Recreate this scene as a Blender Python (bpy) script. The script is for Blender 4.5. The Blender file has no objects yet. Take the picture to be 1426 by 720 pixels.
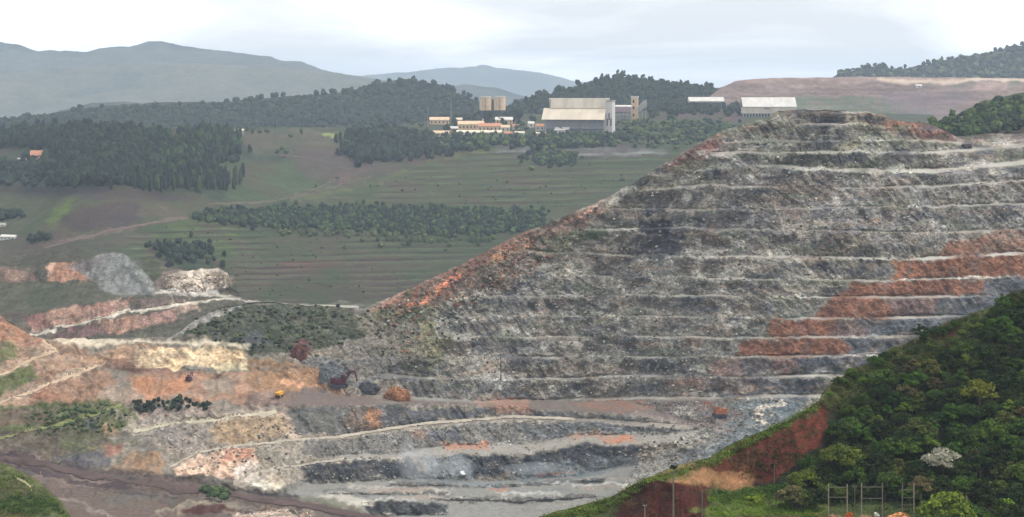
import bpy, math, random
import numpy as np
from mathutils import Vector, Matrix

random.seed(7)
RNG = np.random.default_rng(7)
C = bpy.context.scene.collection
SC = bpy.context.scene

# ------------------------------------------------------------------ camera
W, H = 1426.0, 720.0          # survey frame (columns u, rows v)
FOC, VH = 2660.0, 130.0       # focal length in columns, horizon row
CAMZ = 240.0
cam = bpy.data.cameras.new("camera")
cam.sensor_width = 36.0
cam.lens = 36.0 * FOC / W
cam.shift_y = -(H / 2 - VH) / W
cam.clip_start, cam.clip_end = 1.0, 60000.0
cam_o = bpy.data.objects.new("camera", cam)
cam_o.location = (0, 0, CAMZ)
cam_o.rotation_euler = (math.radians(90), 0, 0)
C.objects.link(cam_o)
SC.camera = cam_o

# ------------------------------------------------------------------ light
SUN_EL, SUN_AZ = math.radians(56), math.radians(92)      # azimuth clockwise from +Y (view direction)
sun_dir = Vector((math.sin(SUN_AZ) * math.cos(SUN_EL), math.cos(SUN_AZ) * math.cos(SUN_EL), math.sin(SUN_EL)))
sun = bpy.data.lights.new("sun", 'SUN')
sun.energy, sun.angle, sun.color = 3.2, math.radians(2), (1.0, 0.95, 0.88)
sun_o = bpy.data.objects.new("sun", sun)
sun_o.rotation_euler = sun_dir.to_track_quat('Z', 'Y').to_euler()
sun_o.location = (0, 0, 900)
C.objects.link(sun_o)

world = bpy.data.worlds.new("World")
SC.world = world
world.use_nodes = True
nt = world.node_tree
for n in list(nt.nodes):
    nt.nodes.remove(n)
out = nt.nodes.new('ShaderNodeOutputWorld')
bg = nt.nodes.new('ShaderNodeBackground')
bg.inputs['Strength'].default_value = 0.1
sky = nt.nodes.new('ShaderNodeTexSky')
sky.sky_type = 'NISHITA'
sky.sun_disc = False
sky.sun_elevation, sky.sun_rotation = SUN_EL, SUN_AZ
tc = nt.nodes.new('ShaderNodeTexCoord')
sep = nt.nodes.new('ShaderNodeSeparateXYZ')
nt.links.new(tc.outputs['Generated'], sep.inputs[0])
mp = nt.nodes.new('ShaderNodeMapping')
mp.inputs['Scale'].default_value = (3.2, 3.2, 17.0)
mp.inputs['Location'].default_value = (0.35, 0.2, 0.62)
nt.links.new(tc.outputs['Generated'], mp.inputs['Vector'])
cn = nt.nodes.new('ShaderNodeTexNoise')
cn.inputs['Scale'].default_value = 1.6
cn.inputs['Detail'].default_value = 7
cn.inputs['Roughness'].default_value = 0.5
cn.inputs['Distortion'].default_value = 0.5
nt.links.new(mp.outputs[0], cn.inputs['Vector'])
cr = nt.nodes.new('ShaderNodeValToRGB')
e = cr.color_ramp.elements
e[0].position, e[0].color = 0.38, (9.0, 9.3, 9.6, 1)
e[1].position, e[1].color = 0.60, (16.0, 16.0, 15.9, 1)
m_ = cr.color_ramp.elements.new(0.48)
m_.color = (11.6, 11.8, 12.0, 1)
nt.links.new(cn.outputs['Fac'], cr.inputs[0])
cov = nt.nodes.new('ShaderNodeMix')
cov.data_type = 'RGBA'
cov.inputs[0].default_value = 0.97
nt.links.new(sky.outputs[0], cov.inputs[6])
nt.links.new(cr.outputs[0], cov.inputs[7])
nt.links.new(cov.outputs[2], bg.inputs['Color'])
nt.links.new(bg.outputs[0], out.inputs['Surface'])

SC.view_settings.view_transform = 'Standard'
SC.view_settings.look = 'None'
SC.view_settings.exposure = 0.0
SC.view_settings.gamma = 1.0
SC.cycles.max_bounces = 5
SC.cycles.diffuse_bounces = 2
SC.cycles.volume_bounces = 1
SC.cycles.transparent_max_bounces = 8

HAZE = 6e-5

# ------------------------------------------------------------------ helpers
def S(r, g, b):
    a = np.array([r, g, b], float) / 255.0
    return np.where(a <= 0.04045, a / 12.92, ((a + 0.055) / 1.055) ** 2.4)

def P(u, v, Y):
    return Vector(((u - W / 2) / FOC * Y, Y, CAMZ + (VH - v) / FOC * Y))

def _hash(ix, iy, iz, s):
    h = (ix.astype(np.int64) * 374761393 + iy.astype(np.int64) * 668265263 + iz.astype(np.int64) * 2147483647 + s * 974634533) & 0xFFFFFFFF
    h = ((h ^ (h >> 13)) * 1274126177) & 0xFFFFFFFF
    h = ((h ^ (h >> 16)) * 2246822519) & 0xFFFFFFFF
    return ((h ^ (h >> 15)) & 0xFFFF) / 32767.5 - 1.0

def noise(x, y, z=None, s=0):
    x = np.asarray(x, float); y = np.asarray(y, float)
    if z is None:
        x0, y0 = np.floor(x), np.floor(y)
        fx, fy = x - x0, y - y0
        fx, fy = fx * fx * (3 - 2 * fx), fy * fy * (3 - 2 * fy)
        zz = np.zeros_like(x0)
        a = _hash(x0, y0, zz, s); b = _hash(x0 + 1, y0, zz, s)
        c = _hash(x0, y0 + 1, zz, s); d = _hash(x0 + 1, y0 + 1, zz, s)
        return (a + (b - a) * fx) + ((c + (d - c) * fx) - (a + (b - a) * fx)) * fy
    z = np.asarray(z, float)
    z0 = np.floor(z); fz = z - z0; fz = fz * fz * (3 - 2 * fz)
    x0, y0 = np.floor(x), np.floor(y)
    fx, fy = x - x0, y - y0
    fx, fy = fx * fx * (3 - 2 * fx), fy * fy * (3 - 2 * fy)
    r = []
    for k in (0, 1):
        a = _hash(x0, y0, z0 + k, s); b = _hash(x0 + 1, y0, z0 + k, s)
        c = _hash(x0, y0 + 1, z0 + k, s); d = _hash(x0 + 1, y0 + 1, z0 + k, s)
        r.append((a + (b - a) * fx) + ((c + (d - c) * fx) - (a + (b - a) * fx)) * fy)
    return r[0] + (r[1] - r[0]) * fz

def fbm(x, y, z=None, s=0, o=3, g=0.5):
    t, a, n = 0.0, 1.0, 0.0
    for k in range(o):
        f = 2.03 ** k
        t = t + a * noise(np.asarray(x) * f, np.asarray(y) * f, None if z is None else np.asarray(z) * f, s + k * 17)
        n += a; a *= g
    return t / n

def inside(U, V, pts):
    r = np.zeros(U.shape, bool)
    n = len(pts)
    for i in range(n):
        (x1, y1), (x2, y2) = pts[i], pts[(i + 1) % n]
        if y1 == y2:
            continue
        c = ((y1 > V) != (y2 > V)) & (U < (x2 - x1) * (V - y1) / (y2 - y1) + x1)
        r ^= c
    return r

def pdist(U, V, pts):
    d = np.full(U.shape, 1e9)
    for (x1, y1), (x2, y2) in zip(pts[:-1], pts[1:]):
        dx, dy = x2 - x1, y2 - y1
        t = np.clip(((U - x1) * dx + (V - y1) * dy) / (dx * dx + dy * dy + 1e-9), 0, 1)
        d = np.minimum(d, np.hypot(U - x1 - t * dx, V - y1 - t * dy))
    return d

def soften(m, k=1):
    for _ in range(k):
        p = np.pad(m, 1, 'edge')
        m = (p[:-2, 1:-1] + p[2:, 1:-1] + p[1:-1, :-2] + p[1:-1, 2:] + 2 * p[1:-1, 1:-1]) / 6
    return m

class Layer:
    """a value or colour laid over the plan of one piece of ground"""
    def __init__(self, U, V, base, warp=1.0, s=0, soft=3):
        self.U = U + warp * (8 * noise(U / 30, V / 14, s=s + 1) + 5 * noise(U / 9, V / 6, s=s + 2) + 3 * noise(U / 3.6, V / 3, s=s + 6))
        self.V = V + warp * (3.5 * noise(U / 34, V / 16, s=s + 3) + 2.5 * noise(U / 8, V / 6, s=s + 4) + 1.8 * noise(U / 3.4, V / 3, s=s + 7))
        self.mot = 0.5 + 0.9 * fbm(U / 12, V / 6, s=s + 5, o=4, g=0.65)
        self.D = np.empty(U.shape + np.shape(base)); self.D[...] = base
        self.u0, self.v0 = U[0, 0], V[0, 0]
        self.du, self.dv = U[0, 1] - U[0, 0], V[1, 0] - V[0, 0]
        self.soft = soft
    def _box(self, pts, pad):
        p = np.array(pts, float)
        j0 = int((p[:, 0].min() - pad - self.u0) / self.du); j1 = int((p[:, 0].max() + pad - self.u0) / self.du) + 2
        i0 = int((p[:, 1].min() - pad - self.v0) / self.dv); i1 = int((p[:, 1].max() + pad - self.v0) / self.dv) + 2
        nr, nc = self.U.shape
        return slice(max(i0, 0), min(max(i1, 0), nr)), slice(max(j0, 0), min(max(j1, 0), nc))
    def _put(self, bx, m, val, mot):
        if mot:
            m = m * np.clip(1 - mot + mot * (2.6 * (self.mot[bx] - 0.5) + 0.75), 0, 1)
        if self.D.ndim == 3:
            m = m[..., None]
        self.D[bx] += (np.asarray(val) - self.D[bx]) * m
    def poly(self, pts, val, a=1.0, mot=0.0):
        bx = self._box(pts, 20)
        if self.D[bx].size:
            m = inside(self.U[bx], self.V[bx], pts).astype(float)
            if self.soft:
                m = soften(m, self.soft)
            self._put(bx, m * a, val, mot)
        return self
    def stroke(self, pts, w, val, a=1.0, mot=0.0):
        bx = self._box(pts, w + 20)
        if self.D[bx].size:
            d = pdist(self.U[bx], self.V[bx], pts)
            self._put(bx, np.clip((w / 2 + 0.8 - d) / 1.6, 0, 1) * a, val, mot)
        return self

# ------------------------------------------------------------------ materials
MATS = {}
def nodes_of(name):
    m = bpy.data.materials.new(name); m.use_nodes = True
    t = m.node_tree
    for n in list(t.nodes):
        t.nodes.remove(n)
    o = t.nodes.new('ShaderNodeOutputMaterial')
    b = t.nodes.new('ShaderNodeBsdfPrincipled')
    b.inputs['Specular IOR Level'].default_value = 0.12
    t.links.new(b.outputs[0], o.inputs[0])
    return m, t, b

def ground_mat(name, scale=0.5, var=0.35, bump=0.6, rough=0.95, stones=None):
    """colour from the ground survey (Col), fine grain, and broken stone where Col's alpha says rock"""
    m, t, b = nodes_of(name)
    L = t.links.new
    b.inputs['Roughness'].default_value = rough
    at = t.nodes.new('ShaderNodeAttribute'); at.attribute_name = 'Col'
    geo = t.nodes.new('ShaderNodeNewGeometry')
    n1 = t.nodes.new('ShaderNodeTexNoise'); n1.inputs['Scale'].default_value = scale
    n1.inputs['Detail'].default_value = 5; n1.inputs['Roughness'].default_value = 0.7
    L(geo.outputs['Position'], n1.inputs['Vector'])
    mr = t.nodes.new('ShaderNodeMapRange')
    mr.inputs[1].default_value, mr.inputs[2].default_value = 0.3, 0.7
    mr.inputs[3].default_value, mr.inputs[4].default_value = 1 - var, 1 + var
    L(n1.outputs['Fac'], mr.inputs[0])
    fac, hgt = mr.outputs[0], n1.outputs['Fac']
    for k, (sc, lo, hi, zs) in enumerate(stones or ()):
        mp = t.nodes.new('ShaderNodeMapping'); mp.inputs['Scale'].default_value = (sc, sc * 0.7, sc * zs)
        mp.inputs['Rotation'].default_value = (0, 0.12, 0.3 + k)
        L(geo.outputs['Position'], mp.inputs[0])
        vo = t.nodes.new('ShaderNodeTexVoronoi'); vo.inputs['Randomness'].default_value = 1
        L(mp.outputs[0], vo.inputs['Vector'])
        sp = t.nodes.new('ShaderNodeSeparateColor'); L(vo.outputs['Color'], sp.inputs[0])
        q = t.nodes.new('ShaderNodeMapRange'); q.inputs[3].default_value, q.inputs[4].default_value = lo, hi
        L(sp.outputs[0], q.inputs[0])
        mi = t.nodes.new('ShaderNodeMix'); mi.inputs[2].default_value = 1.0
        L(at.outputs['Alpha'], mi.inputs[0]); L(q.outputs[0], mi.inputs[3])
        ml = t.nodes.new('ShaderNodeMath'); ml.operation = 'MULTIPLY'
        L(fac, ml.inputs[0]); L(mi.outputs[0], ml.inputs[1]); fac = ml.outputs[0]
        if k == 0:
            ad = t.nodes.new('ShaderNodeMath'); ad.operation = 'MULTIPLY_ADD'
            L(sp.outputs[1], ad.inputs[0]); L(at.outputs['Alpha'], ad.inputs[1]); L(hgt, ad.inputs[2]); hgt = ad.outputs[0]
    mx = t.nodes.new('ShaderNodeVectorMath'); mx.operation = 'SCALE'
    L(at.outputs['Color'], mx.inputs[0]); L(fac, mx.inputs['Scale'])
    L(mx.outputs[0], b.inputs['Base Color'])
    if bump:
        bp = t.nodes.new('ShaderNodeBump'); bp.inputs['Strength'].default_value = bump
        bp.inputs['Distance'].default_value = 0.6 / scale
        L(hgt, bp.inputs['Height']); L(bp.outputs[0], b.inputs['Normal'])
    return m

def plain_mat(name, col, var=0.2, scale=1.0, rough=0.8, metal=0.0, streak=False):
    if name in MATS:
        return MATS[name]
    m, t, b = nodes_of(name)
    b.inputs['Roughness'].default_value = rough
    b.inputs['Metallic'].default_value = metal
    tc = t.nodes.new('ShaderNodeTexCoord')
    mpn = t.nodes.new('ShaderNodeMapping')
    if streak:
        mpn.inputs['Scale'].default_value = (1, 1, 0.15)
    t.links.new(tc.outputs['Object'], mpn.inputs[0])
    n1 = t.nodes.new('ShaderNodeTexNoise'); n1.inputs['Scale'].default_value = scale; n1.inputs['Detail'].default_value = 4
    t.links.new(mpn.outputs[0], n1.inputs['Vector'])
    r = t.nodes.new('ShaderNodeValToRGB')
    c = np.asarray(col)
    r.color_ramp.elements[0].position, r.color_ramp.elements[0].color = 0.3, (*np.clip(c * (1 - var), 0, 1), 1)
    r.color_ramp.elements[1].position, r.color_ramp.elements[1].color = 0.7, (*np.clip(c * (1 + var), 0, 1), 1)
    t.links.new(n1.outputs['Fac'], r.inputs[0]); t.links.new(r.outputs[0], b.inputs['Base Color'])
    MATS[name] = m
    return m

def leaf_mat(name, col, var=0.45):
    m, t, b = nodes_of(name)
    b.inputs['Roughness'].default_value = 0.7
    at = t.nodes.new('ShaderNodeAttribute'); at.attribute_name = 'tone'
    oi = t.nodes.new('ShaderNodeObjectInfo')
    hs = t.nodes.new('ShaderNodeHueSaturation')
    c = np.asarray(col)
    r = t.nodes.new('ShaderNodeValToRGB')
    r.color_ramp.elements[0].color = (*np.clip(c * (1 - var), 0, 1), 1)
    r.color_ramp.elements[1].color = (*np.clip(c * (1 + var) * np.array([1.15, 1.05, 0.8]), 0, 1), 1)
    t.links.new(at.outputs['Fac'], r.inputs[0]); t.links.new(r.outputs[0], hs.inputs['Color'])
    for i, (lo, hi) in ((0, (0.48, 0.52)), (2, (0.65, 1.35))):
        q = t.nodes.new('ShaderNodeMapRange'); q.inputs[3].default_value, q.inputs[4].default_value = lo, hi
        if i == 0:
            t.links.new(oi.outputs['Random'], q.inputs[0])
        else:
            ml = t.nodes.new('ShaderNodeMath'); ml.operation = 'MULTIPLY'; ml.inputs[1].default_value = 7.31
            fr = t.nodes.new('ShaderNodeMath'); fr.operation = 'FRACT'
            t.links.new(oi.outputs['Random'], ml.inputs[0]); t.links.new(ml.outputs[0], fr.inputs[0])
            t.links.new(fr.outputs[0], q.inputs[0])
        t.links.new(q.outputs[0], hs.inputs[i])
    t.links.new(hs.outputs[0], b.inputs['Base Color'])
    return m

M_ROCK = ground_mat('quarry_rock', 0.55, 0.25, 0.6, stones=((0.50, 0.55, 1.45, 1.5), (0.17, 0.66, 1.34, 1.9), (1.3, 0.8, 1.22, 1.2)))
M_EARTH = ground_mat('earth_and_grass', 0.25, 0.28, 0.4, stones=((0.5, 0.7, 1.3, 1.5), (1.6, 0.7, 1.3, 1.2)))
M_FAR = ground_mat('wooded_slope', 0.05, 0.30, 0.5)
M_ROAD = ground_mat('graded_dirt', 0.4, 0.12, 0.15)
M_LEAFMASS = ground_mat('leaf_mass', 0.8, 0.35, 0.6)

# ------------------------------------------------------------------ meshes
def link(o, parent=None):
    C.objects.link(o)
    if parent is not None:
        o.parent = parent
    return o

def mesh_np(name, co, faces, mat, col=None, smooth=False, parent=None, attr='Col'):
    """faces: (n,3) or (n,4) int array"""
    me = bpy.data.meshes.new(name)
    n, k = faces.shape
    me.vertices.add(len(co)); me.vertices.foreach_set('co', np.ascontiguousarray(co, np.float32).ravel())
    me.loops.add(n * k); me.loops.foreach_set('vertex_index', np.ascontiguousarray(faces, np.int32).ravel())
    me.polygons.add(n)
    me.polygons.foreach_set('loop_start', np.arange(0, n * k, k, dtype=np.int32))
    me.update(calc_edges=True)
    if col is not None:
        if np.ndim(col) == 2:
            a = me.attributes.new(attr, 'FLOAT_COLOR', 'POINT')
            if col.shape[1] == 3:
                col = np.concatenate([col, np.ones((len(co), 1))], 1)
            a.data.foreach_set('color', col.astype(np.float32).ravel())
        else:
            a = me.attributes.new(attr, 'FLOAT', 'POINT')
            a.data.foreach_set('value', np.asarray(col, np.float32))
    me.materials.append(mat)
    (me.shade_smooth if smooth else me.shade_flat)()
    if name is None:
        return me
    return link(bpy.data.objects.new(name, me), parent)

def tag(o, label=None, cat=None, group=None, kind=None):
    if label: o['label'] = label
    if cat: o['category'] = cat
    if group: o['group'] = group
    if kind: o['kind'] = kind
    return o

def thing(name, label, cat, loc, rz=0.0, group=None):
    o = bpy.data.objects.new(name, None)
    o.empty_display_size = 1
    o.location = loc; o.rotation_euler = (0, 0, rz)
    C.objects.link(o)
    return tag(o, label, cat, group)

class MB:
    def __init__(self):
        self.v, self.f = [], []
    def add(self, vs, fs):
        b = len(self.v)
        self.v += [tuple(p) for p in vs]; self.f += [[b + i for i in f] for f in fs]
        return self
    def box(self, x0, x1, y0, y1, z0, z1):
        return self.add([(x0, y0, z0), (x1, y0, z0), (x1, y1, z0), (x0, y1, z0), (x0, y0, z1), (x1, y0, z1), (x1, y1, z1), (x0, y1, z1)],
                        [(3, 2, 1, 0), (4, 5, 6, 7), (0, 1, 5, 4), (1, 2, 6, 5), (2, 3, 7, 6), (3, 0, 4, 7)])
    def prism_x(self, prof, x0, x1):            # profile in (y,z)
        n = len(prof)
        self.add([(x0, y, z) for y, z in prof] + [(x1, y, z) for y, z in prof],
                 [list(range(n))[::-1], list(range(n, 2 * n))] + [(i, (i + 1) % n, n + (i + 1) % n, n + i) for i in range(n)])
        return self
    def prism_y(self, prof, y0, y1):            # profile in (x,z)
        n = len(prof)
        self.add([(x, y0, z) for x, z in prof] + [(x, y1, z) for x, z in prof],
                 [list(range(n)), list(range(n, 2 * n))[::-1]] + [(i, n + i, n + (i + 1) % n, (i + 1) % n) for i in range(n)])
        return self
    def tube(self, p, q, r0, r1=None, n=8):
        p, q = Vector(p), Vector(q)
        r1 = r0 if r1 is None else r1
        d = (q - p).normalized()
        a = d.orthogonal().normalized(); b = d.cross(a)
        vs = []
        for c, r in ((p, r0), (q, r1)):
            for i in range(n):
                t = 2 * math.pi * i / n
                vs.append(c + a * (r * math.cos(t)) + b * (r * math.sin(t)))
        return self.add(vs, [list(range(n))[::-1], list(range(n, 2 * n))] + [(i, (i + 1) % n, n + (i + 1) % n, n + i) for i in range(n)])
    def build(self, name, mat, parent=None, smooth=False):
        me = bpy.data.meshes.new(name)
        me.from_pydata(self.v, [], self.f)
        me.update()
        me.materials.append(mat)
        if smooth:
            me.shade_smooth()
        return link(bpy.data.objects.new(name, me), parent)

def copy_tree(o, parent=None):
    c = o.copy(); C.objects.link(c)
    if parent is not None:
        c.parent = parent
    for ch in list(o.children):
        copy_tree(ch, c)
    return c

# ------------------------------------------------------------------ ground sheets
def line(pts, u):
    p = np.array(pts, float)
    return np.interp(u, p[:, 0], p[:, 1])

class Sheet:
    """a piece of terrain: rows of ground from its crest line down to its foot, built by adding up slopes from the foot"""
    def __init__(self, u0, u1, du, v1, dv, top, foot, wob=(1.0, 25)):
        self.u0, self.du, self.dv = u0, du, dv
        u = np.arange(u0, u1 + du, du)
        vt = line(top, u) + wob[0] * fbm(u / wob[1], u * 0, s=int(abs(v1)) % 97, o=4, g=0.6) * 2
        self.v0 = math.floor(vt.min()) - 1
        v = np.arange(self.v0, v1 + dv, dv)
        self.Ur, self.Vr = np.meshgrid(u, v)
        self.top = vt
        self.U = self.Ur
        self.V = np.maximum(self.Vr, vt[None, :])
        self.foot = line(foot, u)
    def solve(self, T, blur=3):
        a = (self.V - VH) / FOC
        nr = a.shape[0]
        L = np.zeros_like(a); L[-1] = np.log(self.foot)
        Tm = 0.5 * (T[1:] + T[:-1])
        st = np.log((Tm + a[1:]) / (Tm + a[:-1]))
        L[:-1] = L[-1][None] + np.cumsum(st[::-1], 0)[::-1]
        if blur:
            def sm(A, sg, ax):
                k = np.exp(-0.5 * (np.arange(-3 * sg, 3 * sg + 1) / sg) ** 2); k /= k.sum()
                if ax == 0:
                    A = A.T
                Ap = np.pad(A, ((0, 0), (3 * sg, 3 * sg)), 'edge')
                R = sum(w * Ap[:, i:i + A.shape[1]] for i, w in enumerate(k))
                return R.T if ax == 0 else R
            B = sm(L, blur, 1)
            D = sm(L - B, 3, 1)
            L = B + (D - sm(D, 16, 0))
        Y = np.exp(L)
        self.X = (self.U - W / 2) / FOC * Y
        self.Y = Y
        self.Z = CAMZ - a * Y
        return self
    def at(self, u, v):
        j = int(round(min(max((u - self.u0) / self.du, 0), self.U.shape[1] - 1)))
        i = int(round(min(max((v - self.v0) / self.dv, 0), self.U.shape[0] - 1)))
        return Vector((self.X[i, j], self.Y[i, j], self.Z[i, j]))
    def build(self, name, mat, col, smooth=False, skirt=(180, 70), cells=None, kind='structure', parent=None, apron=False, sat=0.8, gain=0.9, rocky=None):
        nr, nc = self.U.shape
        idx = np.arange(nr * nc).reshape(nr, nc)
        ok = (self.V[1:, :-1] > self.V[:-1, :-1] + 1e-6) | (self.V[1:, 1:] > self.V[:-1, 1:] + 1e-6)
        if cells is not None:
            ok &= cells
        q = np.stack([idx[1:, :-1], idx[1:, 1:], idx[:-1, 1:], idx[:-1, :-1]], -1)[ok]
        co = np.stack([self.X, self.Y, self.Z], -1).reshape(-1, 3)
        cc = col.reshape(-1, 3)
        lum = (cc @ np.array([0.3, 0.59, 0.11]))[:, None]
        cc = np.clip((lum + (cc - lum) * sat) * gain, 0.004, 0.85)
        cc = np.concatenate([cc, (np.ones(len(cc)) if rocky is None else rocky.reshape(-1))[:, None]], 1)
        if skirt:
            j = np.arange(nc)
            t = co[idx[0]]
            rows, cols = [t], [cc[idx[0]]]
            for k in (1, 2, 3):
                r = t.copy(); f = k / 3
                r[:, 1] += skirt[0] * f; r[:, 0] *= (t[:, 1] + skirt[0] * f) / t[:, 1]
                r[:, 2] -= skirt[1] * f * f
                rows.append(r); cols.append(cc[idx[0]])
            b = len(co)
            co = np.concatenate([co] + rows[1:]); cc = np.concatenate([cc] + cols[1:])
            prev = idx[0]
            for k in range(3):
                cur = b + k * nc + np.arange(nc)
                sk = np.stack([prev[:-1], prev[1:], cur[1:], cur[:-1]], -1)
                q = np.concatenate([q, sk]); prev = cur
        if apron:
            t = co[idx[-1]].copy(); b = len(co)
            h = t[:, 2] - 1.0
            t[:, 0] *= (t[:, 1] - 1.6 * h) / t[:, 1]; t[:, 1] -= 1.6 * h; t[:, 2] = 1.0
            co = np.concatenate([co, t]); cc = np.concatenate([cc, cc[idx[-1]]])
            cur = b + np.arange(nc)
            q = np.concatenate([q, np.stack([cur[:-1], cur[1:], idx[-1][1:], idx[-1][:-1]], -1)])
        used, inv = np.unique(q, return_inverse=True)
        o = mesh_np(name, co[used], inv.reshape(-1, 4), mat, cc[used], smooth, parent)
        if kind and parent is None:
            o['kind'] = kind
        return o

# base ground far below everything in view
gm = plain_mat('valley_soil', S(95, 100, 80), 0.3, 0.004)
g = MB(); g.add([(-16000, -900, 0), (16000, -900, 0), (16000, 24000, 0), (-16000, 24000, 0)], [(0, 1, 2, 3)])
tag(g.build('ground', gm), kind='structure')

# ================================================================== far mountains
def ridge(name, top, foot_v, foot, T, col1, col2, cell, amp, u0=-140, u1=1700, du=3.0, dv=2.0, wob=(1.0, 25), skirt=(900, 260), mat=None, smooth=True, s=1, extra=None):
    sh = Sheet(u0, u1, du, foot_v, dv, top, foot, wob)
    sh.solve(np.full(sh.U.shape, T), 0)
    n1 = fbm(sh.X / cell, sh.Y / cell, s=s, o=4)
    n2 = fbm(sh.X / (cell * 0.18), sh.Y / (cell * 0.18), s=s + 9, o=3)
    edge = np.clip((sh.V - sh.top[None]) / 4.0, 0.25, 1)
    sh.Z = sh.Z + (amp * n1 + amp * 0.35 * n2) * edge
    m = np.clip(0.5 + 0.9 * n1 + 0.7 * n2, 0, 1)[..., None]
    col = np.asarray(col1) * (1 - m) + np.asarray(col2) * m
    if extra:
        col = extra(sh, col)
    sh.build(name, mat or M_FAR, col, smooth, skirt, apron=True, sat=0.8, gain=0.75 if mat else 0.6)
    return sh

G1, G2, G3 = S(62, 74, 66), S(92, 100, 88), S(116, 118, 100)
ridge('mountain', [(-140, 105), (480, 106), (560, 101), (610, 96), (670, 91), (740, 98), (800, 113), (900, 122), (1600, 125)], 150,
      [(-200, 15000), (1600, 15000)], 0.30, G1, G2, 700, 30, s=3, skirt=(1500, 250))
ridge('mountain', [(-140, 45), (-60, 50), (0, 57), (25, 61), (52, 71), (75, 70), (120, 72), (155, 65), (180, 65), (205, 58), (225, 57), (255, 63), (300, 70), (380, 80), (392, 85), (420, 87), (445, 97), (500, 108), (560, 122), (620, 134)], 170,
      [(-200, 8800), (700, 8800)], 0.34, G1, G2, 420, 26, u1=640, s=5, wob=(0.8, 14))
ridge('mountain', [(-140, 104), (0, 99), (60, 97), (130, 91), (220, 88), (300, 90), (400, 94), (470, 102), (540, 112), (600, 128)], 185,
      [(-200, 7300), (700, 7300)], 0.30, G2, G3, 330, 20, u1=620, s=8, wob=(0.6, 30))
ridge('mountain', [(560, 140), (610, 124), (645, 117), (690, 122), (730, 134), (760, 142)], 165,
      [(500, 8600), (800, 8600)], 0.30, G1, G2, 300, 20, u0=560, u1=770, s=12)
ridge('hill', [(-140, 176), (0, 166), (60, 160), (100, 149), (130, 143), (170, 140), (220, 148), (300, 160), (360, 170)], 215,
      [(-200, 5200), (500, 5200)], 0.33, G1, G2, 160, 12, u1=380, s=14)

# ================================================================== nearer hills
D1, D2 = S(42, 54, 50), S(66, 78, 62)
hill_left = ridge('hill', [(-140, 186), (0, 172), (60, 160), (110, 151), (200, 143), (240, 142), (300, 143), (400, 134), (480, 129), (515, 119), (545, 112), (562, 110), (590, 113), (612, 120), (640, 131), (680, 145), (740, 160)], 225,
      [(-200, 3500), (800, 3500)], 0.26, D1, D2, 70, 9, u1=760, du=2, dv=1.2, s=21, wob=(0.7, 9), skirt=(500, 150),
      extra=lambda sh, c: Layer(sh.Ur, sh.Vr, 0.0).poly([(90, 152), (230, 147), (300, 156), (150, 162)], 0.6).D[..., None] * (S(125, 122, 95) - c) + c)
hill_plant = ridge('hill', [(660, 158), (700, 149), (722, 139), (760, 132), (790, 123), (830, 112), (868, 107), (905, 112), (930, 119), (965, 121), (1000, 126), (1040, 129), (1120, 140), (1200, 160)], 210,
      [(600, 3150), (1300, 3150)], 0.24, D1, D2, 60, 9, u0=660, u1=1200, du=2, dv=1.2, s=25, wob=(0.8, 8), skirt=(500, 150))
hill_right = ridge('hill', [(1090, 135), (1150, 112), (1170, 101), (1188, 99), (1205, 92), (1232, 92), (1245, 98), (1290, 90), (1335, 79), (1380, 73), (1408, 65), (1426, 61), (1480, 54), (1566, 52)], 170,
      [(1000, 4700), (1600, 4700)], 0.30, D1, S(84, 92, 66), 90, 10, u0=1090, du=2, dv=1.2, s=29, wob=(0.8, 9), skirt=(500, 150))

def plateau_col(sh, c):
    L = Layer(sh.Ur, sh.Vr, S(132, 110, 102), 0.8, 3)
    for v_ in (119, 125, 131, 138, 146):
        L.stroke([(1010, v_ + 2), (1200, v_), (1566, v_ + 1)], 2.4, S(106, 86, 82), 0.55, 0.5)
        L.stroke([(1010, v_ + 4.5), (1200, v_ + 2.5), (1566, v_ + 3.5)], 1.6, S(164, 140, 128), 0.5, 0.6)
    L.poly([(980, 100), (1600, 100), (1600, 113), (980, 116)], S(168, 140, 130), 0.8, 0.6)
    L.poly([(1230, 111), (1600, 108), (1600, 115), (1230, 116)], S(215, 190, 165), 0.95)
    L.poly([(1280, 118), (1430, 116), (1440, 122), (1290, 123)], S(105, 112, 92), 0.8, 0.5)
    L.poly([(1360, 118), (1400, 117), (1405, 128), (1360, 128)], S(185, 150, 142), 0.8, 0.5)
    L.poly([(1100, 134), (1240, 136), (1300, 160), (1100, 165)], S(92, 108, 84), 0.85, 0.5)
    L.poly([(1230, 128), (1350, 130), (1330, 168), (1240, 165)], S(118, 104, 110), 0.7, 0.5)
    L.poly([(1070, 118), (1130, 120), (1110, 128), (1075, 126)], S(178, 150, 146), 0.6, 0.6)
    n = fbm(sh.X / 60, sh.Z / 8, s=4, o=3)
    return L.D * (1 + 0.35 * n)[..., None]
plateau = ridge('plateau', [(980, 140), (1005, 122), (1025, 112), (1060, 109), (1200, 107), (1300, 108), (1426, 109), (1566, 108)], 200,
      [(900, 3000), (1600, 3000)], 0.22, D1, D2, 60, 5, u0=980, du=2, dv=1.0, s=33, wob=(0.35, 20), skirt=(300, 30), mat=M_EARTH, smooth=False, extra=plateau_col)

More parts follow.
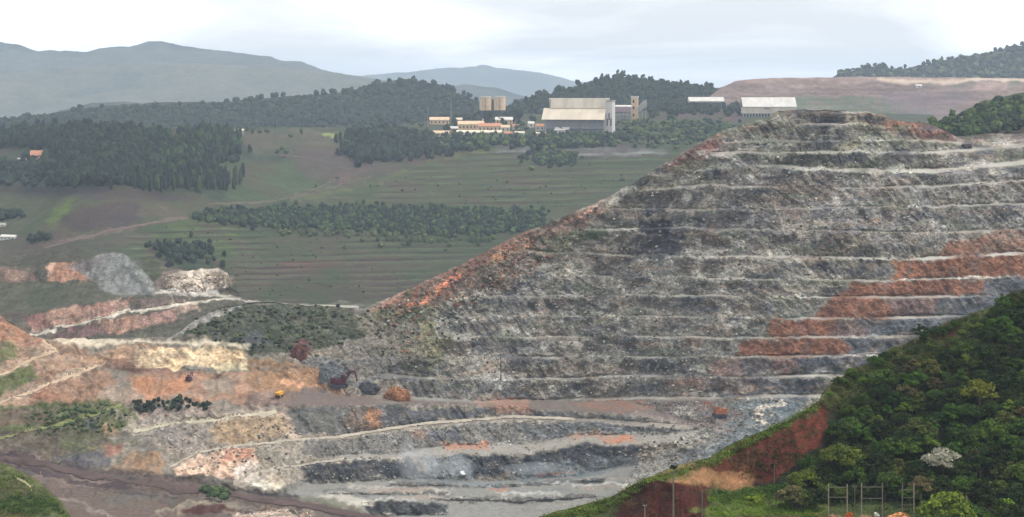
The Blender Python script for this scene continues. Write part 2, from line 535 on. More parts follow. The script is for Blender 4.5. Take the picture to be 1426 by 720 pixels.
# ================================================================== valley
VAL = Sheet(-140, 1300, 2.0, 540, 1.1,
            [(-140, 196), (0, 186), (60, 182), (200, 182), (330, 178), (400, 176), (520, 178), (600, 168), (700, 158), (760, 158), (840, 160), (900, 154), (960, 148), (1040, 150), (1120, 155), (1300, 160)],
            [(-200, 1430), (400, 1500), (1500, 1560)], (0.5, 30))
T = Layer(VAL.Ur, VAL.Vr, 0.15, 0.5)
T.poly([(650, 140), (1300, 140), (1300, 178), (900, 172), (700, 190), (560, 185)], 0.06)
T.poly([(-200, 160), (480, 160), (480, 200), (-200, 240)], 0.13)
T.stroke([(0, 264), (160, 264), (280, 272)], 9, 0.6)
T.poly([(85, 300), (120, 282), (190, 280), (200, 315), (100, 322)], 0.5)
T.poly([(120, 395), (170, 355), (210, 375), (222, 408), (150, 410)], 0.7)
T.poly([(220, 380), (320, 378), (318, 408), (225, 405)], 1.1)
T.poly([(30, 430), (100, 420), (300, 415), (290, 430), (240, 462), (60, 470)], 0.6)
T.poly([(40, 438), (110, 424), (290, 420), (285, 440), (150, 450), (60, 458)], 1.5)
T.stroke([(60, 462), (110, 450), (190, 433), (260, 421)], 4, 0.05)
T.poly([(60, 464), (140, 448), (250, 430), (250, 452), (140, 466), (60, 474)], 1.4)
T.poly([(60, 372), (130, 368), (132, 390), (66, 388)], 0.9)
T.poly([(690, 205), (930, 205), (930, 216), (690, 214)], 0.5)
terr = 0.10 * np.clip(np.sin(VAL.Vr / 9.0 * 2 * math.pi + 1.5 * noise(VAL.Ur / 140, VAL.Vr / 60, s=4)), -1, 1)
in_t = inside(VAL.Ur, VAL.Vr, [(440, 285), (560, 235), (700, 205), (960, 210), (960, 290)]) | inside(VAL.Ur, VAL.Vr, [(170, 330), (300, 308), (700, 312), (760, 460), (250, 460)])
VAL.solve(np.clip(T.D + terr * in_t, 0.02, 2), 24)
rgd = Layer(VAL.Ur, VAL.Vr, 0.0).poly([(-140, 366), (140, 346), (330, 372), (330, 412), (280, 440), (240, 480), (-140, 480)], 1.0).D
rough = 0.6 + 2.2 * rgd
VAL.Y -= rgd * (4.0 * fbm(VAL.X / 16, VAL.Y / 30, VAL.Z / 14, s=45, o=4, g=0.6) + 3.0 * (1 - 2 * np.abs(fbm(VAL.X / 12, VAL.Y / 40, VAL.Z / 40, s=46, o=3))))
VAL.Z += rough * (1.6 * fbm(VAL.X / 30, VAL.Y / 30, s=41, o=3) + 0.7 * fbm(VAL.X / 6, VAL.Y / 6, s=43, o=3))

K = Layer(VAL.Ur, VAL.Vr, S(98, 104, 82), 1.0, 10)
K.poly([(-200, 180), (500, 170), (560, 260), (300, 300), (-200, 300)], S(88, 98, 76), 1, 0.3)
K.poly([(-200, 175), (340, 160), (420, 200), (330, 275), (-200, 290)], S(70, 84, 66), 1, 0.5)
K.poly([(140, 232), (240, 215), (420, 232), (420, 262), (320, 258), (200, 238)], S(96, 108, 72), 0.9, 0.3)
K.poly([(320, 235), (430, 225), (470, 250), (400, 280), (310, 275)], S(96, 112, 78), 0.9, 0.3)
K.poly([(330, 182), (410, 180), (470, 185), (520, 215), (430, 215), (350, 215)], S(122, 116, 98), 0.8, 0.5)
K.poly([(400, 215), (520, 200), (600, 215), (640, 225), (560, 240), (470, 262), (420, 240)], S(110, 96, 92), 0.9, 0.4)
K.poly([(470, 240), (520, 236), (530, 255), (470, 262)], S(140, 115, 108), 0.7, 0.5)
K.poly([(570, 205), (640, 210), (700, 206), (640, 225), (560, 238)], S(112, 84, 84), 0.8, 0.4)
K.stroke([(456, 186), (500, 190)], 4, S(190, 205, 130), 0.95)
K.poly([(430, 290), (560, 240), (650, 212), (720, 206), (960, 205), (960, 300)], S(94, 100, 72), 1, 0.2)
K.stroke([(410, 280), (470, 268), (560, 240), (600, 225), (640, 215), (700, 206)], 7, S(125, 130, 82), 0.7, 0.4)
K.stroke([(290, 283), (370, 282), (430, 272), (470, 258)], 3, S(140, 132, 112), 0.8, 0.3)
K.stroke([(405, 278), (440, 262), (466, 250)], 2.5, S(140, 135, 110), 0.7)
K.poly([(690, 203), (930, 205), (935, 217), (760, 216), (690, 213)], S(150, 148, 146), 0.95, 0.4)
K.poly([(650, 180), (860, 178), (1000, 165), (1060, 165), (960, 206), (700, 203)], S(82, 94, 74), 1, 0.4)
K.poly([(800, 178), (880, 180), (900, 200), (810, 196)], S(112, 100, 98), 0.8, 0.5)
K.poly([(930, 155), (1040, 152), (1040, 168), (940, 164)], S(128, 104, 106), 0.9, 0.3)
K.poly([(870, 165), (960, 172), (950, 190), (880, 190)], S(92, 110, 74), 0.9, 0.4)
for v_, d_ in ((222, 0.5), (231, 0.7), (240, 0.5), (248, 0.8), (257, 0.6), (266, 0.7), (275, 0.6), (283, 0.8)):
    K.stroke([(520, v_ + 6), (640, v_), (960, v_ - 2)], 2.6, S(108, 96, 82), 0.55 * d_, 0.5)
    K.stroke([(520, v_ + 9), (640, v_ + 3.5), (960, v_ + 1.5)], 1.6, S(84, 96, 66), 0.7 * d_, 0.3)
# lower left terraces
K.poly([(180, 330), (300, 305), (720, 312), (760, 460), (250, 460)], S(92, 96, 72), 1, 0.3)
K.poly([(330, 370), (560, 360), (590, 425), (330, 425)], S(98, 88, 78), 0.8, 0.4)
K.poly([(390, 365), (470, 362), (460, 376), (395, 378)], S(128, 84, 80), 0.6, 0.6)
for v_ in range(318, 426, 9):
    K.stroke([(200, v_ + 3), (420, v_), (760, v_ - 3)], 2.6, S(104, 90, 78), 0.5, 0.5)
    K.stroke([(200, v_ + 6.5), (420, v_ + 3.5), (760, v_ + 0.5)], 1.6, S(78, 88, 62), 0.6, 0.4)
K.poly([(180, 315), (290, 300), (330, 330), (320, 365), (230, 360)], S(92, 108, 66), 0.8, 0.4)
# left edge patches
K.poly([(-200, 262), (30, 262), (290, 268), (290, 292), (260, 300), (100, 330), (-200, 360)], S(104, 106, 82), 1, 0.4)
K.poly([(30, 262), (170, 262), (280, 272), (275, 280), (160, 275), (30, 275)], S(84, 76, 84), 0.9, 0.3)
K.poly([(68, 318), (68, 295), (100, 276), (100, 290), (84, 318)], S(128, 150, 74), 0.9, 0.3)
K.poly([(84, 312), (120, 282), (195, 280), (205, 300), (190, 318), (100, 322)], S(92, 80, 84), 0.95, 0.3)
K.poly([(120, 270), (240, 290), (260, 300), (190, 300), (200, 285)], S(124, 108, 96), 0.7, 0.4)
K.poly([(-200, 330), (100, 325), (200, 322), (260, 305), (180, 340), (60, 366), (-200, 372)], S(104, 96, 86), 0.8, 0.4)
K.stroke([(60, 345), (150, 322), (210, 310), (262, 304)], 5, S(150, 130, 122), 0.75, 0.3)
K.poly([(-200, 355), (120, 350), (150, 372), (60, 400), (-200, 420)], S(104, 98, 82), 0.9, 0.3)
K.poly([(-200, 372), (45, 374), (50, 394), (-200, 392)], S(150, 122, 108), 0.7, 0.7)
K.poly([(64, 372), (128, 366), (132, 388), (70, 390)], S(198, 138, 108), 0.95, 0.4)
K.poly([(-200, 392), (130, 392), (220, 405), (330, 410), (300, 432), (240, 468), (40, 472), (-200, 440)], S(96, 92, 78), 1, 0.4)
K.poly([(100, 372), (140, 353), (172, 354), (196, 372), (222, 408), (150, 408), (130, 392)], S(134, 136, 132), 0.95, 0.4)
K.poly([(176, 376), (190, 378), (214, 406), (200, 408)], S(92, 96, 92), 0.8)
K.poly([(218, 392), (228, 378), (318, 376), (318, 402), (270, 412), (222, 404)], S(196, 178, 160), 0.95, 0.6)
K.poly([(222, 366), (244, 366), (250, 384), (226, 390)], S(130, 120, 108), 0.8, 0.5)
K.poly([(262, 402), (300, 404), (292, 414), (262, 409)], S(222, 218, 210), 0.9)
for (a, b, c, d) in ((40, 438, 100, 452), (66, 442, 112, 466), (110, 424, 160, 446), (150, 418, 200, 440), (140, 446, 200, 464), (190, 428, 260, 446), (205, 444, 250, 460), (100, 452, 140, 468), (256, 424, 290, 434)):
    K.poly([(a, b), (c - 12, b - 4), (c, d), (a + 16, d + 2)], S(*random.choice([(190, 150, 130), (170, 130, 118), (186, 160, 128), (150, 112, 108)])), 0.9, 0.6)
K.stroke([(60, 462), (110, 450), (190, 433), (260, 421)], 3, S(188, 176, 156), 0.8, 0.4)
K.stroke([(60, 472), (150, 466), (200, 456), (250, 440)], 3, S(104, 86, 92), 0.8, 0.3)
K.stroke([(220, 404), (300, 413), (350, 420), (420, 424), (520, 427), (620, 432)], 4, S(170, 162, 150), 0.9, 0.2)
K.poly([(230, 352), (270, 348), (310, 372), (250, 380)], S(66, 84, 64), 0.8, 0.4)
nz = fbm(VAL.X / 14, VAL.Y / 14, s=51, o=4, g=0.6)
nb = fbm(VAL.X / 60, VAL.Y / 60, s=52, o=3)
Kc = K.D * (1 + 0.28 * nz + 0.18 * nb)[..., None]
pn = fbm(VAL.X / 45, VAL.Y / 70, s=58, o=4, g=0.65)
pm1 = np.clip((pn - 0.12) * 4, 0, 1) * 0.6; pm2 = np.clip((-pn - 0.12) * 4, 0, 1) * 0.6
Kc += (S(102, 88, 78) - Kc) * pm1[..., None] * (1 - np.clip(rgd, 0, 1))[..., None]
Kc += (S(74, 90, 62) - Kc) * pm2[..., None] * (1 - np.clip(rgd, 0, 1))[..., None]
tl = np.sin((VAL.Vr + 0.02 * VAL.Ur) * 2 * math.pi / 8.5 + 1.2 * noise(VAL.Ur / 90, VAL.Vr / 40, s=55)) + 0.6 * np.sin((VAL.Vr + 0.012 * VAL.Ur) * 2 * math.pi / 4.3 + 2 * noise(VAL.Ur / 60, VAL.Vr / 30, s=56))
tw = soften(in_t.astype(float), 6) * np.clip(0.6 + 0.8 * noise(VAL.Ur / 50, VAL.Vr / 12, s=57), 0, 1)
Kc = Kc * (1 + (tw * tl)[..., None] * np.array([0.30, 0.42, 0.35]))
valley = VAL.build('valley_side', M_EARTH, Kc, False, (300, 40), sat=1.15, gain=0.41, rocky=np.full(VAL.U.shape, 0.8))  # low gain puts the cloud shade over the valley into its colour

VTRACKS = True
# old stepped workings on the far left, in front of the valley side
WS = Sheet(-140, 372, 1.5, 500, 1.0,
           [(-140, 366), (0, 370), (50, 370), (64, 364), (100, 364), (120, 360), (140, 353), (155, 350), (172, 353), (196, 372), (214, 392), (222, 388), (228, 376), (250, 374), (262, 378), (280, 374), (304, 372), (318, 380), (322, 400), (345, 416), (372, 424)],
           [(-200, 1270), (372, 1320)], (0.9, 8))
t = Layer(WS.Ur, WS.Vr, 0.5, 0.5, 80)
t.poly([(-140, 372), (50, 372), (60, 392), (-140, 394)], 1.0).poly([(60, 364), (134, 364), (136, 390), (64, 390)], 1.1)
t.poly([(222, 374), (320, 372), (322, 404), (222, 404)], 1.5).stroke([(222, 405), (262, 408), (330, 414)], 4, 0.06)
t.poly([(-140, 394), (200, 394), (230, 410), (200, 420), (40, 436), (-140, 440)], 0.26)
t.poly([(30, 442), (110, 426), (190, 414), (270, 416), (262, 420), (190, 430), (66, 460)], 1.4)
WR = [(40, 470), (66, 462), (110, 450), (190, 433), (262, 421), (330, 416)]
d = pdist(WS.Ur, WS.Vr, WR); t.D += (0.05 - t.D) * np.clip((2.6 - d) / 1.2, 0, 1)
t.poly([(60, 468), (112, 455), (192, 438), (262, 426), (250, 446), (200, 462), (100, 476)], 1.3)
WS.solve(t.D, 14)
fl = np.clip((t.D - 0.1) / 0.4, 0.1, 1) * np.clip((WS.V - WS.top[None]) / 4, 0.25, 1)
wx, wy, wz = WS.X.copy(), WS.Y.copy(), WS.Z.copy()
WS.Y -= fl * (3.2 * fbm(wx / 18, wy / 40, wz / 16, s=121, o=4, g=0.6) + 2.6 * (1 - 2 * np.abs(fbm(wx / 9, wy / 60, wz / 40, s=122, o=3))))
WS.Z += fl * 1.6 * fbm(wx / 9, wy / 9, wz / 7, s=123, o=4, g=0.65)
K = Layer(WS.Ur, WS.Vr, S(100, 96, 82), 0.8, 81, soft=2)
K.poly([(-140, 392), (130, 392), (230, 408), (200, 420), (40, 440), (-140, 446)], S(92, 92, 74), 1, 0.4)
K.poly([(40, 400), (90, 398), (100, 420), (40, 430)], S(76, 84, 62), 0.8, 0.5)
K.poly([(-140, 374), (48, 372), (50, 392), (-140, 392)], S(146, 116, 102), 0.8, 0.7)
K.poly([(8, 376), (40, 376), (36, 390), (12, 390)], S(178, 144, 122), 0.7, 0.6)
K.poly([(63, 365), (110, 366), (128, 374), (132, 389), (70, 391)], S(192, 138, 108), 1, 0.3)
K.poly([(63, 364), (76, 366), (74, 382), (65, 382)], S(214, 170, 146), 0.8, 0.3)
K.poly([(98, 370), (140, 351), (172, 352), (198, 372), (222, 408), (150, 410), (130, 390)], S(136, 138, 134), 1, 0.3)
K.stroke([(140, 366), (158, 390), (166, 406)], 5, S(112, 112, 110), 0.7, 0.4); K.stroke([(180, 376), (206, 406)], 8, S(96, 100, 96), 0.8, 0.3)
K.poly([(100, 368), (140, 352), (150, 362), (120, 378)], S(126, 112, 112), 0.7, 0.4)
K.poly([(216, 392), (228, 374), (250, 374), (246, 398), (222, 404)], S(146, 128, 116), 0.9, 0.4)
K.poly([(240, 382), (262, 376), (306, 372), (320, 382), (318, 402), (290, 404), (244, 404)], S(206, 190, 172), 1, 0.45)
K.poly([(290, 378), (314, 378), (314, 396), (294, 398)], S(186, 158, 128), 0.7, 0.5)
K.poly([(226, 402), (300, 403), (306, 412), (232, 409)], S(214, 208, 200), 0.8, 0.3)
for q, c in ((((36, 442), (66, 432), (74, 456), (48, 466)), (150, 108, 98)), (((62, 434), (112, 424), (118, 446), (76, 458)), (190, 148, 124)), (((112, 426), (150, 420), (158, 438), (120, 446)), (178, 132, 116)), (((150, 419), (180, 414), (186, 430), (158, 438)), (192, 150, 134)), (((184, 414), (262, 416), (258, 421), (190, 430)), (128, 110, 100)),
             (((136, 450), (196, 438), (200, 456), (146, 466)), (196, 150, 124)), (((196, 438), (250, 428), (244, 444), (202, 456)), (176, 136, 122)), (((66, 466), (136, 450), (144, 466), (90, 476)), (132, 98, 94)), (((248, 426), (280, 420), (276, 432), (250, 436)), (190, 160, 140))):
    K.poly(list(q), S(*c), 1, 0.35)
for k in range(50):
    a_, b_ = random.uniform(40, 270), 0
    b_ = line(WR, a_) + random.uniform(-22, 18)
    K.stroke([(a_, b_ - 5), (a_ + random.uniform(-3, 6), b_ + 6)], random.uniform(1.5, 4), random.choice([S(206, 176, 154), S(120, 84, 84), S(170, 120, 106), S(206, 190, 170), S(104, 86, 84)]), 0.7, 0.4)
K.stroke(WR, 3.4, S(196, 186, 168), 1, 0.2)
K.stroke([(-60, 446), (30, 438), (40, 470)], 10, S(112, 92, 82), 0.7, 0.4)
K.stroke([(222, 405), (262, 409), (330, 415), (372, 421)], 3.4, S(178, 170, 158), 1, 0.2)
m_ = 1 + 0.5 * fbm(wx / 5, wy / 6, wz / 4, s=124, o=3, g=0.65) + 0.25 * fbm(wx / 2.2, wy / 60, wz / 20, s=125, o=2)
kc = K.D * np.clip(m_, 0.4, 1.8)[..., None]
lm = kc @ np.array([0.3, 0.59, 0.11])
WS.build('old_workings', M_ROCK, kc * np.clip(0.84 + 0.9 * lm, 0.8, 1.5)[..., None], False, (60, 20), sat=0.85, gain=0.66, rocky=0.25 + 0.5 * np.clip(fl, 0, 1))

# right-hand green hill behind the benches
HR = Sheet(1180, 1700, 2.0, 230, 1.0, [(1180, 200), (1240, 176), (1290, 172), (1320, 166), (1345, 152), (1370, 141), (1400, 133), (1426, 128), (1566, 122)], [(1100, 1330), (1600, 1330)], (0.5, 10))
HR.solve(np.full(HR.U.shape, 0.24), 0)
HR.Z += 1.5 * fbm(HR.X / 12, HR.Y / 12, s=61, o=3)
L = Layer(HR.Ur, HR.Vr, S(74, 96, 58), 0.7, 20)
L.poly([(1180, 165), (1320, 165), (1380, 186), (1180, 200)], S(66, 86, 58), 1, 0.4)
L.poly([(1380, 176), (1440, 168), (1580, 166), (1580, 190), (1360, 190)], S(112, 84, 84), 0.9, 0.3)
hillside = HR.build('hillside', M_EARTH, L.D * (1 + 0.35 * fbm(HR.X / 8, HR.Y / 8, s=63, o=3))[..., None], False, (200, 50), gain=0.5)

# ================================================================== the quarried hill and the pit
top = [(-140, 470), (-80, 455), (0, 440), (22, 452), (45, 468), (70, 473), (180, 471), (240, 469), (270, 448), (310, 427), (360, 421), (430, 425), (505, 429), (530, 419), (560, 406), (600, 388), (640, 370), (690, 342), (740, 319), (790, 300), (830, 282), (870, 262), (900, 243), (930, 226), (960, 206), (985, 194), (1010, 181), (1040, 171), (1070, 163), (1085, 155), (1110, 153), (1180, 154), (1200, 156), (1225, 158), (1240, 165), (1262, 170), (1290, 171), (1310, 180), (1335, 190), (1360, 188), (1426, 184), (1566, 182)]
PIT = Sheet(-140, 1660, 1.5, 748, 1.0, top, [(-200, 770), (0, 780), (300, 800), (560, 822), (1600, 822)], (1.2, 14))
U, V = PIT.Ur, PIT.Vr
BL = [[(1060, 174), (1200, 172), (1240, 180)],
      [(1020, 197), (1300, 196), (1340, 200)],
      [(1000, 213), (1200, 212), (1300, 213), (1440, 201), (1566, 198)],
      [(965, 238), (1050, 231), (1180, 237), (1300, 239), (1360, 232), (1440, 226), (1566, 222)],
      [(900, 264), (1000, 258), (1200, 263), (1330, 258), (1440, 250), (1566, 246)],
      [(850, 292), (1100, 291), (1440, 284), (1566, 280)],
      [(800, 322), (950, 318), (1100, 321), (1300, 325), (1440, 317), (1566, 313)],
      [(740, 350), (850, 355), (1100, 358), (1260, 361), (1440, 352), (1566, 347)],
      [(690, 386), (850, 384), (1000, 388), (1245, 391), (1440, 383), (1566, 379)],
      [(640, 414), (900, 411), (1190, 414), (1390, 413), (1566, 409)],
      [(640, 440), (900, 440), (1140, 444), (1320, 441), (1566, 438)],
      [(600, 470), (900, 468), (1070, 470), (1280, 468), (1566, 464)],
      [(600, 500), (800, 497), (1040, 496), (1220, 494), (1566, 490)],
      [(540, 522), (600, 527), (700, 530), (850, 524), (1000, 524), (1170, 523), (1566, 518)],
      [(520, 552), (580, 556), (700, 560), (860, 555), (1010, 553), (1090, 551), (1566, 548)]]
BWD = [2.2, 2.2, 3.5, 4.5, 3.0, 2.2, 2.4, 3.4, 2.6, 2.6, 2.8, 2.8, 2.8, 2.8, 4]
TT = Layer(U, V, 0.62, 0.35, 30)
benchL = []
for i, (pts, w) in enumerate(zip(BL, BWD)):
    u = U[0]
    vv = line(pts, u) + np.interp(u, [600, 1000, 1200], [3.4, 3.0, 1.2]) * fbm(u / 45, u * 0 + i, s=70 + i, o=4, g=0.6)
    benchL.append(vv)
benchL = np.array(benchL)
# slopes: steep faces on the hill, flat berms along every bench line, none on the old left flank
hillmask = inside(U, V, [(720, 330), (860, 265), (1000, 190), (1060, 150), (1600, 100), (1600, 560), (1100, 562), (560, 562), (540, 515), (600, 470), (640, 420)])
TT.D[hillmask] = 1.15
TT.D[inside(U, V, [(1330, 180), (1600, 175), (1600, 240), (1310, 244), (1340, 225)])] = 0.35
for i in range(len(BL)):
    u_ok = (U[0] > BL[i][0][0] - 10) & (U[0] < BL[i][-1][0] + 10)
    d = np.abs(V - benchL[i][None]) + np.where(u_ok, 0, 1e3)[None]
    wl = BWD[i] * np.clip(1.0 + 1.1 * noise(U / 50, U * 0 + i, s=5), 0.1, 2.0)
    if i < 12:
        wl = wl * np.interp(U, [660, 960, 1150], [0.35, 0.75, 1.0])
    m = np.clip((wl / 2 + 0.6 - d) / 1.0, 0, 1) * np.clip(wl, 0, 1)
    TT.D += (0.05 - TT.D) * m
R1 = [(236, 652), (275, 632), (330, 622), (400, 615), (480, 608), (590, 590), (715, 581), (800, 584), (900, 590), (960, 594)]
R2 = [(325, 677), (345, 666), (370, 655), (420, 648), (480, 639)]
RL1 = [(-60, 588), (0, 562), (60, 540), (128, 515), (140, 510)]
RL2 = [(-60, 548), (0, 524), (45, 502), (80, 489), (60, 478)]
RL3 = [(186, 602), (240, 592), (300, 587), (385, 573)]
RL4 = [(-60, 628), (0, 612), (60, 597), (140, 577), (170, 566)]
HAUL = [(-60, 624), (0, 632), (60, 645), (120, 658), (180, 667), (300, 683), (420, 701), (520, 718), (600, 732)]
F1 = [(430, 546), (520, 552), (640, 557), (860, 556), (1000, 554), (1030, 580), (960, 590), (880, 578), (760, 571), (640, 562), (540, 563), (440, 566), (380, 562)]
F2 = [(470, 634), (570, 630), (606, 620), (735, 618), (805, 604), (911, 604), (985, 596), (985, 612), (915, 618), (870, 622), (805, 619), (735, 632), (610, 634), (575, 637), (470, 641)]
FLOOR = [(380, 690), (430, 672), (540, 664), (620, 667), (700, 669), (800, 663), (866, 647), (892, 646), (866, 680), (810, 760), (600, 760), (500, 715)]
RWALL = [(892, 644), (940, 626), (1000, 604), (1014, 622), (960, 662), (880, 722), (820, 750), (868, 680)]
TT.poly([(-200, 470), (140, 478), (60, 600), (-200, 620)], 0.55)
TT.poly([(100, 478), (350, 476), (355, 500), (350, 520), (180, 516), (140, 500)], 0.9)
TT.poly([(64, 470), (345, 477), (350, 485), (290, 482), (220, 478), (130, 482)], 0.10)
TT.poly([(140, 518), (350, 518), (450, 545), (440, 560), (160, 558)], 0.26)
TT.poly([(-200, 600), (220, 610), (240, 670), (0, 640), (-200, 640)], 0.35)
TT.poly([(-200, 650), (60, 645), (400, 692), (560, 725), (600, 760), (-200, 760)], 0.10)
TT.poly([(240, 430), (480, 425), (520, 470), (420, 500), (350, 490)], 0.45)
TT.poly(F1, 0.05); TT.poly(F2, 0.05); TT.poly(FLOOR, 0.035); TT.poly(RWALL, 0.45)
TT.stroke([(540, 674), (700, 677), (840, 668)], 4, 0.9); TT.stroke([(600, 693), (720, 697), (830, 690)], 4, 0.8); TT.stroke([(450, 684), (540, 688), (620, 686)], 3, 0.8)
TT.poly([(880, 560), (1110, 556), (1110, 660), (960, 650), (930, 618), (990, 595)], 0.45)
TT.poly([(530, 566), (720, 566), (760, 575), (700, 583), (590, 590), (480, 605), (430, 610), (430, 575)], 1.0)
TT.poly([(410, 655), (480, 643), (575, 640), (600, 664), (430, 672)], 1.2)
TT.poly([(640, 634), (740, 634), (810, 620), (890, 624), (880, 644), (800, 660), (660, 664)], 1.3)
TT.poly([(500, 700), (560, 697), (625, 703), (620, 716), (520, 716)], 1.1)
TT.poly([(330, 712), (370, 708), (430, 712), (430, 735), (330, 735)], 0.8)
for pts, w in ((R1, 6), (R2, 4), (RL1, 4.5), (RL2, 4.5), (RL3, 5), (RL4, 4)):
    d = pdist(U, V, pts)
    m = np.clip((w / 2 + 0.6 - d) / 1.0, 0, 1); TT.D += (0.07 - TT.D) * m
PIT.solve(TT.D, 60)
flat = np.clip((TT.D - 0.1) / 0.5, 0.06, 1)
X, Y, Z = PIT.X.copy(), PIT.Y.copy(), PIT.Z.copy()
big = fbm(X / 26, Y / 26, Z / 18, s=81, o=3)
mid = fbm(X / 7, Y / 9, Z / 6, s=82, o=3, g=0.6)
fin = noise(X / 1.9, Y / 1.9, Z / 1.6, s=83)
rdg = 1 - 2 * np.abs(fbm(X / 9, Y / 20, Z / 30, s=84, o=3))
side = np.clip((np.interp(V, [400, 560], [1.0, 0.75])), 0, 1)
edge = np.clip((PIT.V - PIT.top[None]) / 5.0, 0.2, 1)
amp = soften(flat, 5) * edge
gul = 1 - 2 * np.abs(fbm(X / 6.5 + 0.15 * Y, Y / 60, Z / 40, s=86, o=3, g=0.6))
knob = soften(inside(U, V, [(500, 430), (640, 372), (830, 282), (800, 340), (740, 400), (640, 440), (600, 520), (470, 540), (420, 500)]).astype(float), 8)
lft = soften(inside(U, V, [(-140, 430), (350, 470), (480, 540), (440, 690), (-140, 690)]).astype(float), 8)
PIT.Y = Y - amp * (2.4 * big + 1.7 * mid + 1.4 * rdg + (1.6 - 0.7 * lft) * gul + knob * (3.5 * fbm(X / 10, Y / 12, Z / 9, s=87, o=4, g=0.65)) + lft * 3.0 * fbm(X / 18, Y / 40, Z / 30, s=88, o=3))
yard = soften(inside(U, V, [(-140, 650), (240, 672), (420, 700), (520, 748), (-140, 748)]).astype(float), 8)
lz = lft * edge * np.clip(TT.D / 0.15 - 0.3, 0, 1) + 0.55 * yard
PIT.X = X + amp * (0.6 * mid + 1.0 * knob * mid)
PIT.Z = Z + amp * (0.8 * big + 1.1 * mid + 0.7 * fin + 0.5 * gul) * side + lz * (2.6 * fbm(X / 15, Y / 15, s=89, o=4, g=0.6) + 1.0 * (1 - 2 * np.abs(fbm(X / 7, Y / 22, s=90, o=3))))

K = Layer(U, V, S(138, 130, 117), 1.0, 40)
g_lt, g_dk, g_bl, g_br, g_gn = S(176, 173, 165), S(92, 90, 92), S(84, 90, 102), S(140, 118, 102), S(118, 122, 98)
org, rust, red, prp = S(158, 106, 76), S(140, 92, 68), S(148, 88, 72), S(116, 92, 90)
# hill: mottled rock
K.poly([(860, 260), (1000, 190), (1160, 260), (1200, 330), (900, 380)], S(122, 116, 112), 0.8, 0.5)
K.poly([(1100, 240), (1440, 250), (1440, 330), (1250, 350), (1100, 300)], S(148, 144, 138), 0.9, 0.4)
K.poly([(1040, 250), (1150, 240), (1190, 280), (1100, 300)], S(128, 112, 106), 0.8, 0.5)
K.poly([(620, 420), (860, 370), (1000, 400), (1000, 500), (600, 520)], S(132, 130, 122), 0.8, 0.4)
K.poly([(1030, 174), (1200, 176), (1300, 200), (1300, 240), (980, 240)], S(118, 122, 110), 0.9, 0.5)
K.poly([(1185, 166), (1240, 170), (1240, 200), (1200, 225), (1170, 215)], S(172, 168, 140), 0.85, 0.5)
K.poly([(1085, 150), (1182, 150), (1186, 168), (1090, 172)], S(92, 84, 80), 0.95, 0.4)
K.poly([(1182, 152), (1212, 154), (1214, 172), (1180, 172)], S(162, 140, 112), 0.8, 0.4)
K.poly([(1040, 165), (1085, 155), (1090, 175), (1030, 190), (1000, 196)], S(138, 134, 118), 0.8, 0.4)
K.poly([(1208, 156), (1236, 160), (1238, 174), (1212, 172)], S(158, 98, 74), 0.9, 0.2)
K.poly([(1234, 164), (1292, 168), (1306, 192), (1300, 198), (1262, 192), (1236, 184)], S(162, 106, 84), 1, 0.35)
K.poly([(1290, 172), (1318, 182), (1342, 196), (1345, 206), (1306, 204), (1300, 192)], S(140, 88, 80), 1, 0.2)
K.poly([(1340, 196), (1440, 186), (1580, 184), (1580, 212), (1300, 214)], S(160, 148, 138), 0.95, 0.3)
K.poly([(1345, 196), (1400, 196), (1398, 203), (1345, 206)], S(160, 118, 104), 0.7, 0.4)
K.poly([(1300, 228), (1440, 218), (1580, 216), (1580, 232), (1340, 236)], S(172, 162, 146), 0.9, 0.3)
K.poly([(1300, 240), (1400, 232), (1440, 230), (1440, 246), (1310, 252)], S(132, 132, 134), 0.8, 0.4)
K.poly([(1220, 238), (1330, 238), (1332, 250), (1220, 252)], S(104, 98, 104), 0.7, 0.6)
K.poly([(985, 202), (1034, 190), (1030, 212), (1000, 228), (970, 228)], S(158, 144, 136), 0.9, 0.2)
K.poly([(940, 222), (1000, 190), (1012, 196), (980, 222), (950, 244), (925, 244)], S(128, 84, 74), 0.95, 0.2)
K.poly([(880, 262), (945, 232), (985, 226), (960, 250), (880, 290), (850, 290)], S(122, 116, 96), 0.8, 0.4)
# dark ore patches
K.poly([(878, 330), (946, 322), (950, 355), (850, 354)], S(72, 68, 76), 0.85, 0.6)
K.poly([(896, 308), (932, 308), (930, 324), (896, 324)], S(62, 60, 78), 0.95, 0.3)
K.poly([(900, 284), (930, 284), (930, 298), (904, 300)], S(60, 58, 78), 0.95, 0.3)
K.poly([(970, 292), (1080, 290), (1080, 318), (960, 322)], S(94, 92, 98), 0.7, 0.6)
K.poly([(1090, 348), (1230, 348), (1230, 358), (1100, 360)], S(92, 86, 88), 0.7, 0.6)
K.poly([(1140, 370), (1240, 366), (1230, 386), (1140, 386)], S(98, 100, 104), 0.7, 0.6)
K.poly([(960, 396), (1080, 394), (1080, 408), (960, 410)], S(84, 76, 82), 0.7, 0.7)
K.poly([(1180, 290), (1240, 292), (1244, 325), (1160, 330), (1150, 310)], S(112, 110, 116), 0.6, 0.6)
K.poly([(1204, 300), (1230, 300), (1226, 316), (1204, 316)], S(164, 136, 110), 0.7, 0.5)
K.poly([(1040, 436), (1190, 392), (1190, 440), (1050, 470), (1000, 500)], S(112, 118, 114), 0.75, 0.5)
K.poly([(880, 500), (1040, 480), (1040, 550), (880, 552)], S(118, 122, 122), 0.7, 0.5)
K.poly([(560, 526), (860, 524), (860, 556), (570, 556)], S(116, 118, 114), 0.8, 0.4)
